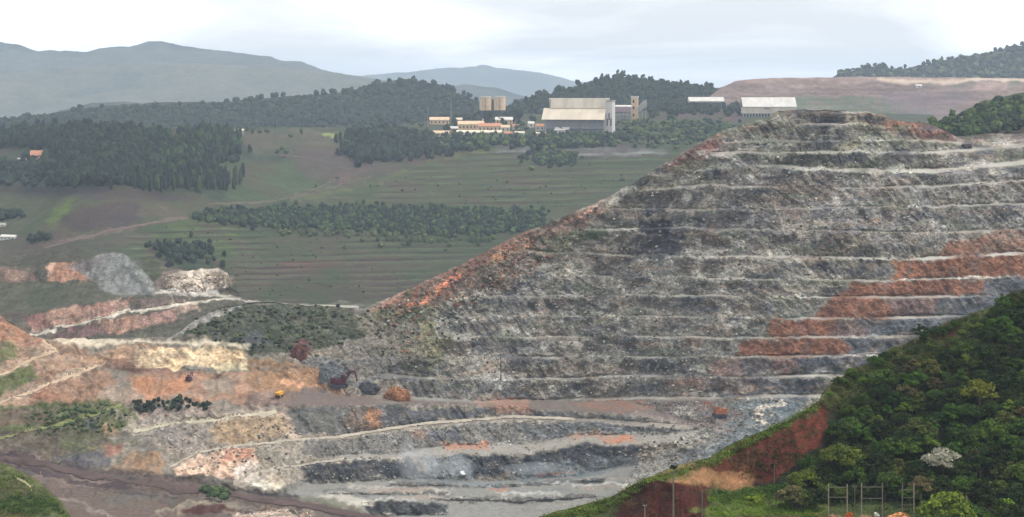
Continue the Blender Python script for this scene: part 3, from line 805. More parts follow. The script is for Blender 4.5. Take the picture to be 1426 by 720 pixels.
# orange and rust band stepping down the right
K.poly([(1390, 322), (1440, 318), (1580, 300), (1580, 355), (1300, 362), (1318, 340)], S(146, 114, 95), 0.95, 0.4)
K.poly([(1316, 342), (1350, 338), (1360, 360), (1306, 361)], S(148, 102, 78), 0.95, 0.3)
K.poly([(1242, 364), (1440, 356), (1580, 350), (1580, 384), (1440, 384), (1240, 391)], rust, 1.0, 0.1)
K.poly([(1244, 366), (1290, 364), (1288, 391), (1238, 391)], org, 0.9, 0.2)
K.poly([(1186, 394), (1380, 390), (1362, 412), (1184, 414)], S(140, 94, 73), 1.0, 0.0)
K.poly([(1380, 386), (1580, 380), (1580, 412), (1360, 413)], g_bl, 0.9, 0.3)
K.poly([(1186, 394), (1210, 394), (1256, 443), (1130, 443), (1150, 424)], rust, 1.0, 0.1)
K.poly([(1238, 416), (1310, 416), (1305, 443), (1236, 443)], prp, 0.95, 0.2)
K.poly([(1308, 416), (1420, 414), (1420, 442), (1300, 443)], g_bl, 0.9, 0.3)
K.poly([(1078, 444), (1175, 442), (1165, 470), (1070, 470)], rust, 1.0, 0.1)
K.poly([(1165, 446), (1215, 446), (1200, 470), (1146, 470)], prp, 0.9, 0.3)
K.poly([(1200, 446), (1340, 444), (1320, 469), (1195, 470)], S(96, 102, 110), 0.9, 0.3)
K.poly([(1030, 474), (1180, 472), (1186, 495), (1020, 496)], S(140, 92, 69), 1.0, 0.05)
K.poly([(1178, 472), (1280, 471), (1250, 495), (1182, 495)], S(92, 96, 106), 0.9, 0.3)
K.poly([(985, 498), (1030, 498), (1030, 522), (990, 522)], S(150, 110, 96), 0.7, 0.5)
K.poly([(1030, 498), (1110, 498), (1106, 522), (1028, 523)], S(96, 88, 92), 0.9, 0.3)
K.poly([(1070, 500), (1110, 500), (1112, 522), (1080, 522)], S(134, 100, 92), 0.8, 0.4)
K.poly([(1108, 498), (1230, 496), (1190, 522), (1108, 522)], S(86, 90, 104), 0.95, 0.2)
K.poly([(930, 528), (990, 526), (990, 552), (930, 552)], S(150, 112, 98), 0.7, 0.6)
K.poly([(1000, 526), (1080, 526), (1080, 552), (1000, 552)], S(112, 94, 100), 0.9, 0.3)
K.poly([(1078, 526), (1160, 526), (1110, 552), (1070, 552)], S(84, 92, 104), 0.9, 0.3)
for k in range(60):
    b_ = random.choice([(1250, 1430, 364, 390), (1190, 1370, 394, 412), (1140, 1240, 416, 442), (1078, 1148, 448, 468), (1030, 1180, 474, 494), (1320, 1440, 340, 360)])
    a, c = random.uniform(b_[0], b_[1]), random.uniform(b_[2], b_[3])
    K.stroke([(a, c - random.uniform(2, 10)), (a + random.uniform(-8, 8), c + random.uniform(2, 10))], random.uniform(2, 9), random.choice([prp, S(128, 84, 72), S(160, 114, 84), S(134, 108, 98), S(112, 94, 92), S(146, 96, 72)]), 0.7, 0.5)
hm_ = soften(hillmask.astype(float), 6)
for sd, colr, th in ((131, S(134, 122, 108), 0.12), (132, S(112, 118, 98), 0.14), (133, S(172, 167, 157), 0.10), (134, S(86, 88, 98), 0.16), (135, S(146, 124, 108), 0.30)):
    q_ = fbm(U / 38, V / 12, s=sd, o=4, g=0.65)
    K.D += (colr - K.D) * (np.clip((q_ - th) * 5, 0, 1) * 0.7 * hm_ * (1 - soften(inside(U, V, [(1390, 318), (1580, 300), (1580, 420), (1330, 446), (1220, 472), (1200, 500), (980, 530), (1020, 470), (1130, 420), (1240, 362), (1310, 338)]).astype(float), 6)))[..., None]
K.poly([(878, 332), (946, 324), (950, 354), (852, 354)], S(64, 60, 70), 1.0, 0.45)
K.poly([(894, 308), (934, 308), (932, 325), (894, 325)], S(50, 48, 66), 1.0, 0.2)
K.poly([(898, 284), (930, 284), (930, 298), (902, 300)], S(50, 48, 66), 1.0, 0.2)
# red ridge on the left flank
K.poly([(508, 434), (560, 405), (640, 366), (740, 315), (835, 278), (845, 296), (770, 350), (760, 372), (700, 400), (640, 410), (580, 434), (530, 444)], S(138, 114, 98), 0.95, 0.5)
K.poly([(515, 432), (600, 386), (700, 336), (740, 320), (744, 336), (660, 384), (590, 424), (530, 440)], S(134, 98, 84), 0.9, 0.5)
K.stroke([(556, 436), (590, 414), (612, 400), (636, 382)], 9, S(214, 132, 96), 0.9, 0.3)
K.stroke([(516, 432), (545, 420), (560, 408)], 5, S(196, 140, 112), 0.7, 0.4)
K.stroke([(700, 352), (760, 322), (830, 286)], 5, S(188, 140, 116), 0.8, 0.5)
K.stroke([(690, 362), (745, 340)], 9, S(190, 138, 92), 0.8, 0.4)
K.stroke([(738, 366), (756, 342)], 4, S(200, 176, 150), 0.7)
K.stroke([(690, 396), (705, 376)], 7, S(190, 140, 88), 0.7, 0.3)
K.poly([(632, 416), (660, 406), (664, 424), (634, 426)], S(192, 184, 160), 0.8, 0.5)
for k in range(40):
    a = random.uniform(520, 850); c = line([(520, 428), (640, 378), (740, 330), (850, 288)], a) + random.uniform(0, 46)
    K.stroke([(a, c), (a - random.uniform(6, 22), c + random.uniform(6, 20))], random.uniform(2, 7), random.choice([S(98, 100, 70), S(112, 108, 84), S(170, 138, 112), S(128, 120, 108), S(150, 92, 74), S(186, 166, 146)]), 0.75, 0.5)
K.stroke([(900, 244), (950, 222)], 3, S(198, 160, 140), 0.6, 0.5)
K.stroke([(846, 282), (866, 274)], 6, S(176, 170, 158), 0.8, 0.2)
K.poly([(760, 335), (800, 322), (840, 316), (840, 330), (780, 352), (756, 350)], S(92, 108, 70), 0.85, 0.3)
K.poly([(500, 432), (600, 426), (640, 440), (610, 520), (540, 510), (480, 470)], S(112, 112, 88), 0.85, 0.4)
K.poly([(520, 430), (600, 428), (600, 450), (520, 452)], S(92, 98, 70), 0.7, 0.5)
K.poly([(580, 450), (630, 446), (626, 490), (570, 500)], S(132, 128, 88), 0.7, 0.4)
K.poly([(610, 430), (640, 430), (650, 460), (600, 470)], S(140, 142, 136), 0.8, 0.4)
K.poly([(480, 450), (580, 448), (590, 500), (500, 520)], S(124, 116, 110), 0.7, 0.6)
# scrub slope between pit and valley road
K.poly([(246, 466), (310, 424), (490, 424), (505, 470), (430, 492), (350, 494), (300, 480)], S(80, 86, 68), 1, 0.25)
K.poly([(300, 430), (400, 424), (420, 450), (330, 462)], S(88, 92, 80), 0.7, 0.5)
K.stroke([(236, 470), (270, 450), (306, 430), (330, 424)], 9, S(150, 146, 142), 0.9, 0.2)
K.poly([(340, 462), (370, 460), (372, 480), (340, 482)], S(92, 92, 102), 0.7, 0.4)
K.poly([(404, 472), (428, 474), (430, 496), (400, 500)], S(122, 82, 76), 0.9, 0.2)
K.poly([(440, 500), (480, 500), (480, 536), (446, 530)], S(128, 132, 134), 0.9, 0.3)
K.poly([(420, 500), (560, 498), (560, 530), (440, 535)], S(108, 108, 108), 0.8, 0.4)
# left side: cream shelf, orange cuts
K.poly([(-200, 440), (50, 440), (140, 500), (180, 560), (-200, 600)], S(168, 136, 112), 1, 0.4)
K.poly([(0, 446), (46, 462), (80, 486), (0, 480)], S(176, 128, 100), 0.9, 0.4)
K.poly([(-200, 490), (18, 476), (24, 500), (-200, 530)], S(110, 116, 72), 0.9, 0.3)
K.poly([(-200, 548), (10, 520), (46, 508), (56, 528), (0, 552), (-200, 590)], S(104, 114, 62), 0.95, 0.2)
K.poly([(60, 520), (130, 510), (180, 560), (40, 572), (40, 556)], S(160, 124, 98), 0.9, 0.4)
K.poly([(40, 545), (70, 540), (80, 562), (50, 564)], S(170, 116, 90), 0.7, 0.3)
K.poly([(64, 470), (345, 478), (350, 487), (300, 484), (220, 479), (130, 483), (90, 481)], S(204, 190, 164), 0.9, 0.6)
K.poly([(106, 502), (180, 481), (232, 482), (206, 514), (150, 510)], S(176, 142, 112), 0.95, 0.3)  # shaded left side of the cream mound, painted as tan
K.poly([(200, 488), (300, 484), (346, 490), (346, 512), (270, 512), (240, 518), (196, 514)], S(222, 192, 150), 0.97, 0.4)
K.poly([(190, 512), (260, 506), (262, 518), (196, 520)], S(222, 198, 156), 0.8, 0.4)
K.poly([(300, 508), (350, 506), (346, 518), (312, 520)], S(214, 198, 156), 0.9, 0.3)
K.poly([(140, 500), (200, 514), (300, 522), (300, 532), (200, 530), (150, 514)], S(136, 98, 84), 0.9, 0.3)
K.poly([(180, 530), (240, 524), (420, 520), (480, 545), (460, 560), (380, 565), (180, 562)], S(172, 132, 106), 0.95, 0.4)
K.poly([(190, 535), (262, 530), (255, 552), (186, 556)], S(190, 132, 92), 0.85, 0.3)
K.poly([(350, 502), (440, 512), (470, 545), (420, 560), (345, 540)], S(160, 122, 86), 0.85, 0.4)
K.stroke([(382, 530), (410, 538), (450, 548)], 7, S(206, 154, 116), 0.8, 0.3)
K.poly([(282, 530), (330, 526), (330, 550), (286, 552)], S(160, 148, 130), 0.8, 0.3)
K.poly([(304, 520), (320, 516), (310, 530), (292, 532)], S(100, 66, 62), 0.8, 0.2)
K.poly([(350, 546), (520, 548), (540, 566), (350, 568)], S(132, 112, 102), 0.9, 0.3)
K.poly([(150, 536), (190, 540), (200, 560), (140, 560)], S(158, 144, 128), 0.8, 0.4)
# green bank below
K.poly([(-200, 590), (60, 566), (160, 560), (200, 572), (180, 600), (60, 606), (-200, 640)], S(104, 112, 66), 1, 0.3)
K.poly([(-200, 580), (40, 576), (90, 574), (60, 592), (-200, 604)], S(122, 100, 86), 0.85, 0.3)
K.poly([(-200, 612), (60, 600), (140, 580), (150, 620), (100, 650), (-200, 640)], S(106, 94, 78), 0.95, 0.3)
K.poly([(90, 600), (140, 582), (150, 610), (120, 630), (80, 626)], S(100, 104, 70), 0.8, 0.4)
K.poly([(70, 640), (110, 628), (150, 634), (150, 652), (90, 658)], S(102, 100, 108), 0.85, 0.4)
K.stroke([(66, 648), (120, 628), (150, 622), (186, 614)], 3, S(130, 130, 84), 0.7, 0.3)
K.stroke([(130, 660), (170, 640), (190, 634)], 3, S(140, 132, 100), 0.7, 0.3)
K.poly([(184, 632), (220, 634), (230, 662), (184, 666), (150, 656)], S(160, 122, 86), 0.85, 0.4)
K.poly([(146, 622), (172, 624), (172, 636), (148, 636)], S(170, 118, 98), 0.8, 0.3)
K.poly([(136, 588), (160, 592), (164, 610), (140, 606)], S(192, 158, 120), 0.9, 0.2)
K.poly([(164, 578), (176, 580), (196, 600), (180, 602)], S(172, 162, 146), 0.9, 0.2)
K.poly([(120, 584), (136, 586), (138, 600), (122, 598)], S(88, 92, 102), 0.8)
# white and pink wall of the pit
K.poly([(190, 566), (380, 566), (400, 600), (240, 640), (200, 610)], S(166, 152, 138), 0.95, 0.5)
K.poly([(200, 568), (300, 566), (300, 582), (200, 584)], S(160, 140, 128), 0.8, 0.6)
K.poly([(300, 582), (384, 574), (420, 606), (320, 618), (290, 618)], S(178, 152, 120), 0.95, 0.3)
K.poly([(384, 576), (400, 576), (430, 608), (410, 612)], S(206, 180, 160), 0.8, 0.3)
K.poly([(205, 600), (290, 596), (300, 620), (246, 640), (230, 620)], S(158, 146, 136), 0.85, 0.5)
K.poly([(245, 645), (300, 628), (360, 628), (358, 655), (330, 672), (250, 664)], S(222, 184, 156), 0.97, 0.3)
K.poly([(310, 632), (358, 630), (352, 650), (310, 654)], S(202, 142, 116), 0.85, 0.4)
K.poly([(330, 655), (360, 650), (360, 668), (320, 675)], S(230, 214, 202), 0.9, 0.3)
K.poly([(360, 626), (430, 618), (440, 645), (360, 660)], S(158, 146, 130), 0.95, 0.4)
K.poly([(350, 662), (420, 652), (440, 680), (400, 690), (350, 684)], S(168, 156, 140), 0.95, 0.4)
K.poly([(355, 668), (400, 680), (392, 688), (350, 680)], S(214, 204, 180), 0.8, 0.4)
# central pit
K.poly([(400, 570), (540, 566), (720, 570), (900, 582), (900, 590), (590, 590), (430, 610)], S(92, 95, 101), 0.95, 0.35)
K.poly([(480, 572), (536, 570), (530, 596), (480, 602)], S(132, 110, 92), 0.9, 0.4)
K.poly([(510, 570), (530, 570), (528, 594), (506, 596)], S(176, 124, 84), 0.8, 0.3)
K.poly([(395, 575), (480, 572), (480, 600), (420, 605)], S(118, 116, 108), 0.85, 0.4)
K.poly(F1, S(124, 110, 104), 0.95, 0.3)
K.poly([(670, 556), (740, 556), (740, 576), (676, 574)], S(170, 126, 102), 0.8, 0.5)
K.poly([(780, 560), (900, 556), (930, 566), (850, 574)], S(156, 114, 94), 0.7, 0.5)
K.poly([(420, 612), (600, 592), (760, 586), (980, 596), (960, 604), (800, 604), (735, 620), (570, 632), (430, 644)], S(124, 122, 118), 0.95, 0.35)
K.poly([(590, 596), (640, 596), (640, 612), (596, 618)], S(86, 92, 108), 0.7, 0.4)
K.poly([(570, 596), (592, 596), (590, 612), (566, 612)], S(164, 130, 112), 0.7, 0.3)
K.poly([(720, 590), (960, 590), (960, 604), (820, 602), (740, 612)], S(106, 112, 118), 0.75, 0.5)
K.poly(F2, S(160, 155, 146), 0.95, 0.3)
K.poly([(610, 618), (682, 616), (682, 626), (630, 628)], S(190, 134, 106), 0.85, 0.3)
K.poly([(780, 606), (850, 604), (850, 610), (790, 612)], S(180, 140, 116), 0.7, 0.4)
K.poly([(826, 612), (880, 606), (890, 616), (850, 618)], S(196, 128, 90), 0.9, 0.2)
K.poly([(410, 652), (480, 642), (574, 640), (590, 664), (430, 672)], S(66, 70, 80), 0.97, 0.3)  # shade on this pit wall painted into its dark grey
K.poly([(640, 634), (740, 634), (810, 620), (896, 622), (880, 634), (790, 648), (660, 664)], S(64, 69, 80), 0.97, 0.25)  # facing wall, its shade painted into the colour too
K.poly([(740, 646), (880, 632), (890, 650), (800, 664), (700, 668)], S(116, 124, 130), 0.9, 0.4)
K.poly([(590, 636), (650, 634), (660, 666), (590, 664)], S(120, 130, 136), 0.9, 0.3)
K.poly(FLOOR, S(144, 143, 137), 0.97, 0.2)
for k in range(44):
    a, b = random.uniform(420, 860), random.uniform(668, 715)
    w = random.uniform(30, 110)
    c = random.choice([S(190, 182, 168), S(138, 142, 140), S(122, 112, 106), S(176, 150, 130), S(120, 130, 134), S(198, 194, 184)])
    K.stroke([(a, b), (a + w, b + random.uniform(-2, 2))], random.uniform(1.5, 4), c, 0.6, 0.5)
K.stroke([(560, 666), (700, 672), (860, 656)], 6, S(110, 122, 128), 0.7, 0.4)
K.stroke([(744, 660), (790, 658)], 2.5, S(164, 112, 94), 0.8)
K.stroke([(680, 683), (706, 682)], 3, S(184, 124, 92), 0.8)
K.stroke([(612, 692), (664, 696)], 3, S(108, 92, 88), 0.9)
K.stroke([(712, 694), (764, 695)], 2.5, S(92, 88, 86), 0.9)
K.poly([(505, 699), (560, 697), (628, 704), (620, 716), (520, 718)], S(62, 64, 70), 0.97, 0.2)
K.poly([(440, 690), (500, 690), (520, 700), (480, 704)], S(198, 190, 174), 0.7, 0.3)
K.poly(RWALL, S(128, 127, 122), 0.95, 0.4)
for k in range(26):
    a, c = random.uniform(850, 1000), random.uniform(606, 700)
    if inside(np.array([a]), np.array([c]), RWALL)[0]:
        K.stroke([(a, c), (a - random.uniform(10, 34), c + random.uniform(8, 24))], random.uniform(2, 6), random.choice([S(84, 88, 94), S(104, 106, 106), S(170, 168, 160), S(92, 96, 100)]), 0.8, 0.5)
K.stroke([(540, 674), (700, 677), (840, 668)], 4, S(92, 96, 102), 0.7, 0.5); K.stroke([(600, 693), (720, 697), (830, 690)], 4, S(100, 96, 94), 0.7, 0.5); K.stroke([(450, 684), (540, 688), (620, 686)], 3, S(110, 108, 106), 0.7, 0.5)
# right wall of the pit
K.poly([(900, 560), (1020, 555), (1100, 552), (1110, 620), (980, 680), (900, 700), (880, 690), (960, 640), (990, 605)], S(132, 130, 126), 0.95, 0.4)
K.poly([(1010, 560), (1120, 552), (1110, 590), (1010, 640), (960, 660), (1000, 610)], S(112, 122, 126), 0.9, 0.4)
K.poly([(920, 562), (960, 556), (1010, 558), (1040, 580), (960, 590), (920, 580)], S(122, 108, 104), 0.85, 0.4)
K.poly([(940, 562), (974, 564), (972, 580), (944, 576)], S(176, 172, 160), 0.7, 0.6)
K.stroke([(880, 575), (980, 592), (1015, 597)], 6, S(150, 138, 130), 0.85, 0.3)
K.stroke([(1088, 560), (1050, 575), (1064, 586)], 5, S(196, 184, 166), 0.9, 0.2)
K.stroke([(1020, 596), (1005, 612), (960, 640), (900, 668)], 5, S(150, 150, 146), 0.7, 0.4)
K.stroke([(985, 622), (940, 655), (880, 690)], 6, S(104, 112, 118), 0.7, 0.5)
K.poly([(900, 640), (950, 640), (940, 664), (870, 700), (860, 690)], S(150, 148, 142), 0.8, 0.6)
# dark haul corridor and yard at lower left
K.poly([(-200, 616), (0, 626), (120, 650), (240, 664), (420, 692), (560, 724), (520, 760), (-200, 760)], S(102, 86, 78), 1, 0.3)
K.poly([(-200, 618), (0, 628), (60, 640), (180, 664), (180, 686), (80, 668), (-200, 640)], S(84, 68, 74), 0.9, 0.3)
K.poly([(60, 672), (200, 690), (260, 720), (260, 760), (100, 760)], S(122, 104, 94), 0.8, 0.5)
K.poly([(146, 690), (210, 686), (216, 698), (160, 702)], S(110, 108, 100), 0.8, 0.5)
K.stroke([(60, 688), (120, 704), (150, 720), (160, 740)], 5, S(160, 144, 132), 0.7, 0.4)
K.stroke([(226, 740), (222, 712), (260, 700), (340, 706)], 4, S(168, 156, 130), 0.7, 0.4)
K.stroke([(150, 668), (300, 668), (420, 690)], 3, S(92, 88, 84), 0.7, 0.4)
K.poly([(270, 668), (420, 694), (500, 712), (490, 716), (300, 684)], S(104, 98, 90), 0.8, 0.3)
K.poly([(410, 690), (470, 694), (520, 716), (460, 708)], S(104, 108, 84), 0.8, 0.3)
K.poly([(346, 680), (420, 688), (424, 694), (340, 684)], S(60, 56, 60), 0.8, 0.3)
K.poly([(328, 716), (370, 710), (436, 713), (440, 740), (320, 740)], S(208, 184, 166), 0.97, 0.5)
for k in range(70):
    d = random.uniform(-8, 26); a = random.uniform(-60, 480); w = random.uniform(30, 120)
    q = [(u_, line(HAUL, u_) + d) for u_ in np.linspace(a, a + w, 5)]
    K.stroke(q, random.uniform(1.2, 3.5), random.choice([S(70, 56, 64), S(128, 108, 100), S(92, 74, 78), S(112, 108, 100), S(84, 78, 74), S(146, 124, 112)]), 0.7, 0.4)
for pts_, w_ in ((R1, 9), (R2, 7), (RL1, 8), (RL2, 7), (RL3, 8)):
    K.stroke(pts_, w_, S(186, 172, 152), 0.55, 0.6)
K.stroke([(248, 712), (290, 706), (330, 709)], 12, S(176, 160, 136), 0.5, 0.5)
K.poly([(250, 710), (275, 704), (310, 705), (332, 711), (300, 716), (262, 716)], S(84, 38, 36), 0.95, 0.2)
# berm tops painted paler, in broken stretches along each bench line
for i in range(len(BL)):
    u_ok = (U[0] > BL[i][0][0]) & (U[0] < BL[i][-1][0])
    d = np.abs(V - benchL[i][None]) + np.where(u_ok, 0, 1e3)[None]
    m = np.clip((BWD[i] * 0.6 + 0.6 - d), 0, 1) * np.clip(0.55 + 0.7 * noise(U / 45, V * 0 + i, s=12), 0, 1) * np.clip(np.interp(U, [700, 1050, 1250], [0.3, 0.55, 1.1]) * (1.0 if i > 6 or i in (2, 3) else 0.55), 0, 1)
    K.D += (S(182, 178, 168) - K.D) * m[..., None]
speck = fbm(X / 2.1, Y / 3.0, Z / 1.3, s=91, o=2, g=0.8)
blot = fbm(X / 8, Y / 10, Z / 3.5, s=92, o=3, g=0.65)
band = fbm(X / 30, Y / 200, Z / 2.5, s=93, o=2)
rock = np.clip((TT.D - 0.06) / 0.25, 0.12, 1)
mult = 1 + rock * (0.36 * speck + 0.46 * blot + 0.12 * band)
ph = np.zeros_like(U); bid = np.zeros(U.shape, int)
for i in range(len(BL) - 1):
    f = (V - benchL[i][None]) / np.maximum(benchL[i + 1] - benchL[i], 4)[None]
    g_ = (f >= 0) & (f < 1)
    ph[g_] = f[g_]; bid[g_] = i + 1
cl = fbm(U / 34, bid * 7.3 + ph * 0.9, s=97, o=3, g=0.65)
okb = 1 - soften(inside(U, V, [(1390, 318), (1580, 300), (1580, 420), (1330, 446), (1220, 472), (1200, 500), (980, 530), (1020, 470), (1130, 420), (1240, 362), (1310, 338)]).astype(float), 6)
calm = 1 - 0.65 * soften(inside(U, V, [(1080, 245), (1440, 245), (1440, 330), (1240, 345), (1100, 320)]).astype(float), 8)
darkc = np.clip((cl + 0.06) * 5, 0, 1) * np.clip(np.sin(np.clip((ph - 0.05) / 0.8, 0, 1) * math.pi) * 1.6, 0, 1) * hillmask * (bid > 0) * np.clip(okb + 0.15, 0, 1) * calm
K.D += (K.D * np.array([0.36, 0.35, 0.40]) - K.D) * (0.78 * darkc)[..., None]  # dark rock clusters that also paint in the shade on the bench faces
pale_ = np.clip((fbm(U / 40, bid * 5.1 + ph * 0.5, s=98, o=3) - 0.0) * 3.5, 0, 1) * np.clip((ph - 0.45) * 3, 0, 1) * hillmask * (bid > 0) * okb
K.D += (K.D * 0.5 + S(176, 172, 160) * 0.5 - K.D) * (0.5 * pale_)[..., None]
hot = np.clip((noise(X / 2.3, Y / 2.3, Z / 2.0, s=95) - 0.62) * 4, 0, 1) * rock * hillmask * okb
warm = fbm(X / 9, Y / 11, Z / 7, s=96, o=3) * rock
strk = fbm(X / 1.6 + 0.1 * Y, Y / 40, Z / 14, s=99, o=3, g=0.7)
mult = mult + rock * (0.30 - 0.12 * lft) * strk
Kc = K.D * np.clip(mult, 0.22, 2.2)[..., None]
lm = Kc @ np.array([0.3, 0.59, 0.11])
Kc = Kc * np.clip(0.84 + 0.95 * lm, 0.8, 1.5)[..., None]  # pale rock lifted further, painting in the sunlit look of the left pit
Kc = Kc * (1 + warm[..., None] * np.array([0.09, 0.01, -0.08]))
Kc += (S(196, 192, 184) - Kc) * (0.35 * hot)[..., None]
# split into benches
cu, cv = 0.5 * (U[:-1, :-1] + U[1:, 1:]), 0.5 * (V[:-1, :-1] + V[1:, 1:])
bc = 0.5 * (benchL[:, :-1] + benchL[:, 1:])
band_id = (cv[None] > bc[:, None, :]).sum(0)
on_hill = inside(cu, cv, [(560, 380), (900, 200), (1060, 100), (1600, 100), (1600, 900), (1000, 900), (1000, 568), (880, 568), (560, 562), (530, 540), (600, 470)])
on_hill &= band_id < len(BL)
PKW = dict(sat=0.88, gain=0.67, rocky=np.clip(rock * (1 - 0.6 * lft), 0.1, 1))
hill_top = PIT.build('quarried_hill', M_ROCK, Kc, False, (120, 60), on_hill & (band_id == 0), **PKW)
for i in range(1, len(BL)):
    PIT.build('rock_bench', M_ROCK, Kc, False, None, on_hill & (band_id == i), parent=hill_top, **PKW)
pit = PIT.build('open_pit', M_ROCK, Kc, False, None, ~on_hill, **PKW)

def ribbon(name, sh, pts, w, col, lift=0.45, n=2.0, wv=0.35):
    us, vs = [], []
    for (a, b), (c, d) in zip(pts[:-1], pts[1:]):
        k = max(1, int(math.hypot(c - a, d - b) / n))
        for i in range(k):
            us.append(a + (c - a) * i / k); vs.append(b + (d - b) * i / k)
    us.append(pts[-1][0]); vs.append(pts[-1][1])
    us, vs = np.array(us), np.array(vs)
    vs = vs + 0.8 * fbm(us / 22, vs / 22, s=3, o=2)
    top_ = w / 2 * (1 + wv * fbm(us / 13, vs * 0 + w, s=1, o=3)); bot_ = w / 2 * (1 + wv * fbm(us / 11, vs * 0 + 9 + w, s=2, o=3))
    f_ = np.linspace(-1, 1, 7)
    co, cc = [], []
    for a, b, t_, b_ in zip(us, vs, top_, bot_):
        for q in f_:
            co.append(sh.at(a, b + (q * t_ if q < 0 else q * b_)) + Vector((0, 0, lift - 0.15 * q * q)))
    co = np.array(co)
    k = (np.arange(len(us) - 1)[:, None] * 7 + np.arange(6)[None]).reshape(-1, 1)
    f = np.concatenate([k + 7, k + 8, k + 1, k], 1)
    cc = np.tile(col, (len(co), 1)) * (1 + 0.35 * fbm(co[:, 0] / 6, co[:, 1] / 3, s=6, o=3))[:, None]
    return tag(mesh_np(name, co, f, M_ROAD, np.clip(cc * 0.72, 0, 0.9), True), kind='structure')

pale = S(208, 196, 176)
ribbon('haul_road', PIT, R1[:8], 3.6, S(186, 176, 160), wv=0.7)
ribbon('haul_road', PIT, R2, 3.0, S(178, 170, 156), wv=0.7)
ribbon('track', PIT, RL1, 4.0, S(206, 182, 156))
ribbon('track', PIT, RL2, 4.0, S(204, 178, 150))
ribbon('track', PIT, RL3, 4.5, S(196, 186, 164))
ribbon('track', PIT, RL4, 3.5, S(136, 140, 92))
ribbon('haul_road', PIT, [(u, v + 4) for u, v in HAUL], 8, S(94, 78, 76), wv=0.6)
ribbon('track', VAL, [(60, 347), (110, 334), (150, 323), (210, 311), (262, 304)], 2.4, S(112, 96, 88), 0.4)
ribbon('track', VAL, [(290, 284), (370, 282), (430, 272), (470, 258), (520, 246)], 1.4, S(106, 100, 82), 0.4)
ribbon('track', VAL, [(405, 279), (440, 263), (470, 248)], 1.4, S(104, 100, 80), 0.4)
ribbon('track', VAL, [(390, 216), (440, 222), (480, 236), (520, 236)], 1.4, S(104, 90, 82), 0.4)
ribbon('haul_road', VAL, [(306, 421), (350, 423), (420, 426), (500, 429)], 3.0, S(176, 170, 158))
# ================================================================== near hill on the right
ntop = [(640, 745), (740, 722), (790, 708), (850, 692), (880, 676), (905, 664), (930, 652), (985, 638), (1010, 622), (1045, 606), (1085, 592), (1110, 578), (1140, 558), (1145, 546), (1165, 528), (1200, 510), (1240, 488), (1280, 468), (1310, 452), (1345, 440), (1390, 424), (1410, 412), (1426, 402), (1480, 380), (1566, 352), (1760, 300)]
NH = Sheet(640, 1760, 1.6, 770, 1.0, ntop, [(600, 380), (900, 372), (1566, 360)], (0.8, 18))
t = Layer(NH.Ur, NH.Vr, 0.42, 0.5, 50)
t.poly([(880, 668), (990, 674), (990, 760), (860, 760)], 1.3)
t.poly([(900, 640), (1060, 640), (1040, 675), (900, 668)], 0.18)
t.poly([(990, 640), (1085, 590), (1150, 560), (1150, 600), (1090, 660), (1030, 672)], 1.0)
t.poly([(990, 690), (1300, 700), (1566, 700), (1566, 780), (990, 780)], 0.12)
NH.solve(t.D, 16)
ed = np.clip((NH.V - NH.top[None]) / 6, 0.25, 1)
bare = Layer(NH.Ur, NH.Vr, 0.35, 0.5, 50).poly([(850, 668), (1150, 545), (1150, 620), (1040, 690), (860, 760)], 1.0).D
NH.Y -= ed * bare * (2.2 * fbm(NH.X / 8, NH.Y / 12, NH.Z / 10, s=101, o=4) + 1.1 * (1 - 2 * np.abs(fbm(NH.X / 3.5, NH.Y / 12, NH.Z / 12, s=102, o=3))))
NH.Z += ed * 0.5 * fbm(NH.X / 4, NH.Y / 4, s=103, o=4)
K = Layer(NH.Ur, NH.Vr, S(92, 104, 54), 0.8, 60)
K.poly([(1080, 560), (1160, 520), (1800, 230), (1800, 700), (1120, 700), (1040, 690)], S(40, 44, 28), 1, 0.3)  # forest floor darkened to paint in the shade between crowns
K.poly([(1135, 560), (1160, 525), (1220, 500), (1260, 470), (1330, 445), (1400, 415), (1420, 430), (1330, 470), (1240, 510), (1170, 570)], S(108, 112, 62), 0.9, 0.4)
K.poly([(1298, 470), (1318, 448), (1342, 444), (1330, 462), (1310, 476)], S(92, 44, 42), 0.95)
K.poly([(980, 650), (1010, 628), (1090, 596), (1150, 560), (1156, 600), (1110, 640), (1080, 670), (1030, 675)], S(122, 60, 46), 1, 0.25)
K.poly([(1010, 626), (1090, 592), (1140, 566), (1140, 574), (1060, 612), (1000, 640)], S(120, 116, 66), 0.8, 0.4)
K.poly([(1040, 610), (1080, 600), (1090, 640), (1060, 650)], S(112, 58, 50), 0.8, 0.4)
K.poly([(1020, 620), (1050, 630), (1040, 660), (1024, 650)], S(104, 92, 62), 0.5, 0.5)
K.poly([(1100, 590), (1145, 570), (1140, 610), (1100, 630)], S(140, 74, 54), 0.7, 0.5)
K.poly([(905, 662), (950, 648), (990, 654), (1060, 664), (1050, 680), (970, 680)], S(192, 140, 96), 0.95, 0.3)
K.poly([(900, 660), (930, 650), (985, 640), (960, 666), (900, 670)], S(146, 136, 78), 0.9, 0.4)
K.poly([(862, 700), (900, 668), (990, 676), (992, 760), (840, 760)], S(100, 50, 44), 1, 0.2)
K.poly([(880, 680), (905, 670), (900, 700), (870, 720)], S(82, 62, 54), 0.6, 0.3)
K.poly([(640, 740), (850, 690), (890, 676), (860, 704), (840, 760), (640, 760)], S(116, 122, 70), 1, 0.3)
K.poly([(800, 704), (880, 684), (870, 694), (800, 716)], S(110, 130, 62), 0.8, 0.3)
K.poly([(985, 680), (1120, 676), (1150, 690), (1160, 760), (985, 760)], S(112, 124, 62), 1, 0.25)
K.poly([(960, 706), (1150, 704), (1150, 714), (960, 714)], S(140, 152, 74), 0.8, 0.4)
K.poly([(1010, 714), (1150, 712), (1150, 760), (1010, 760)], S(112, 92, 62), 0.8, 0.3)
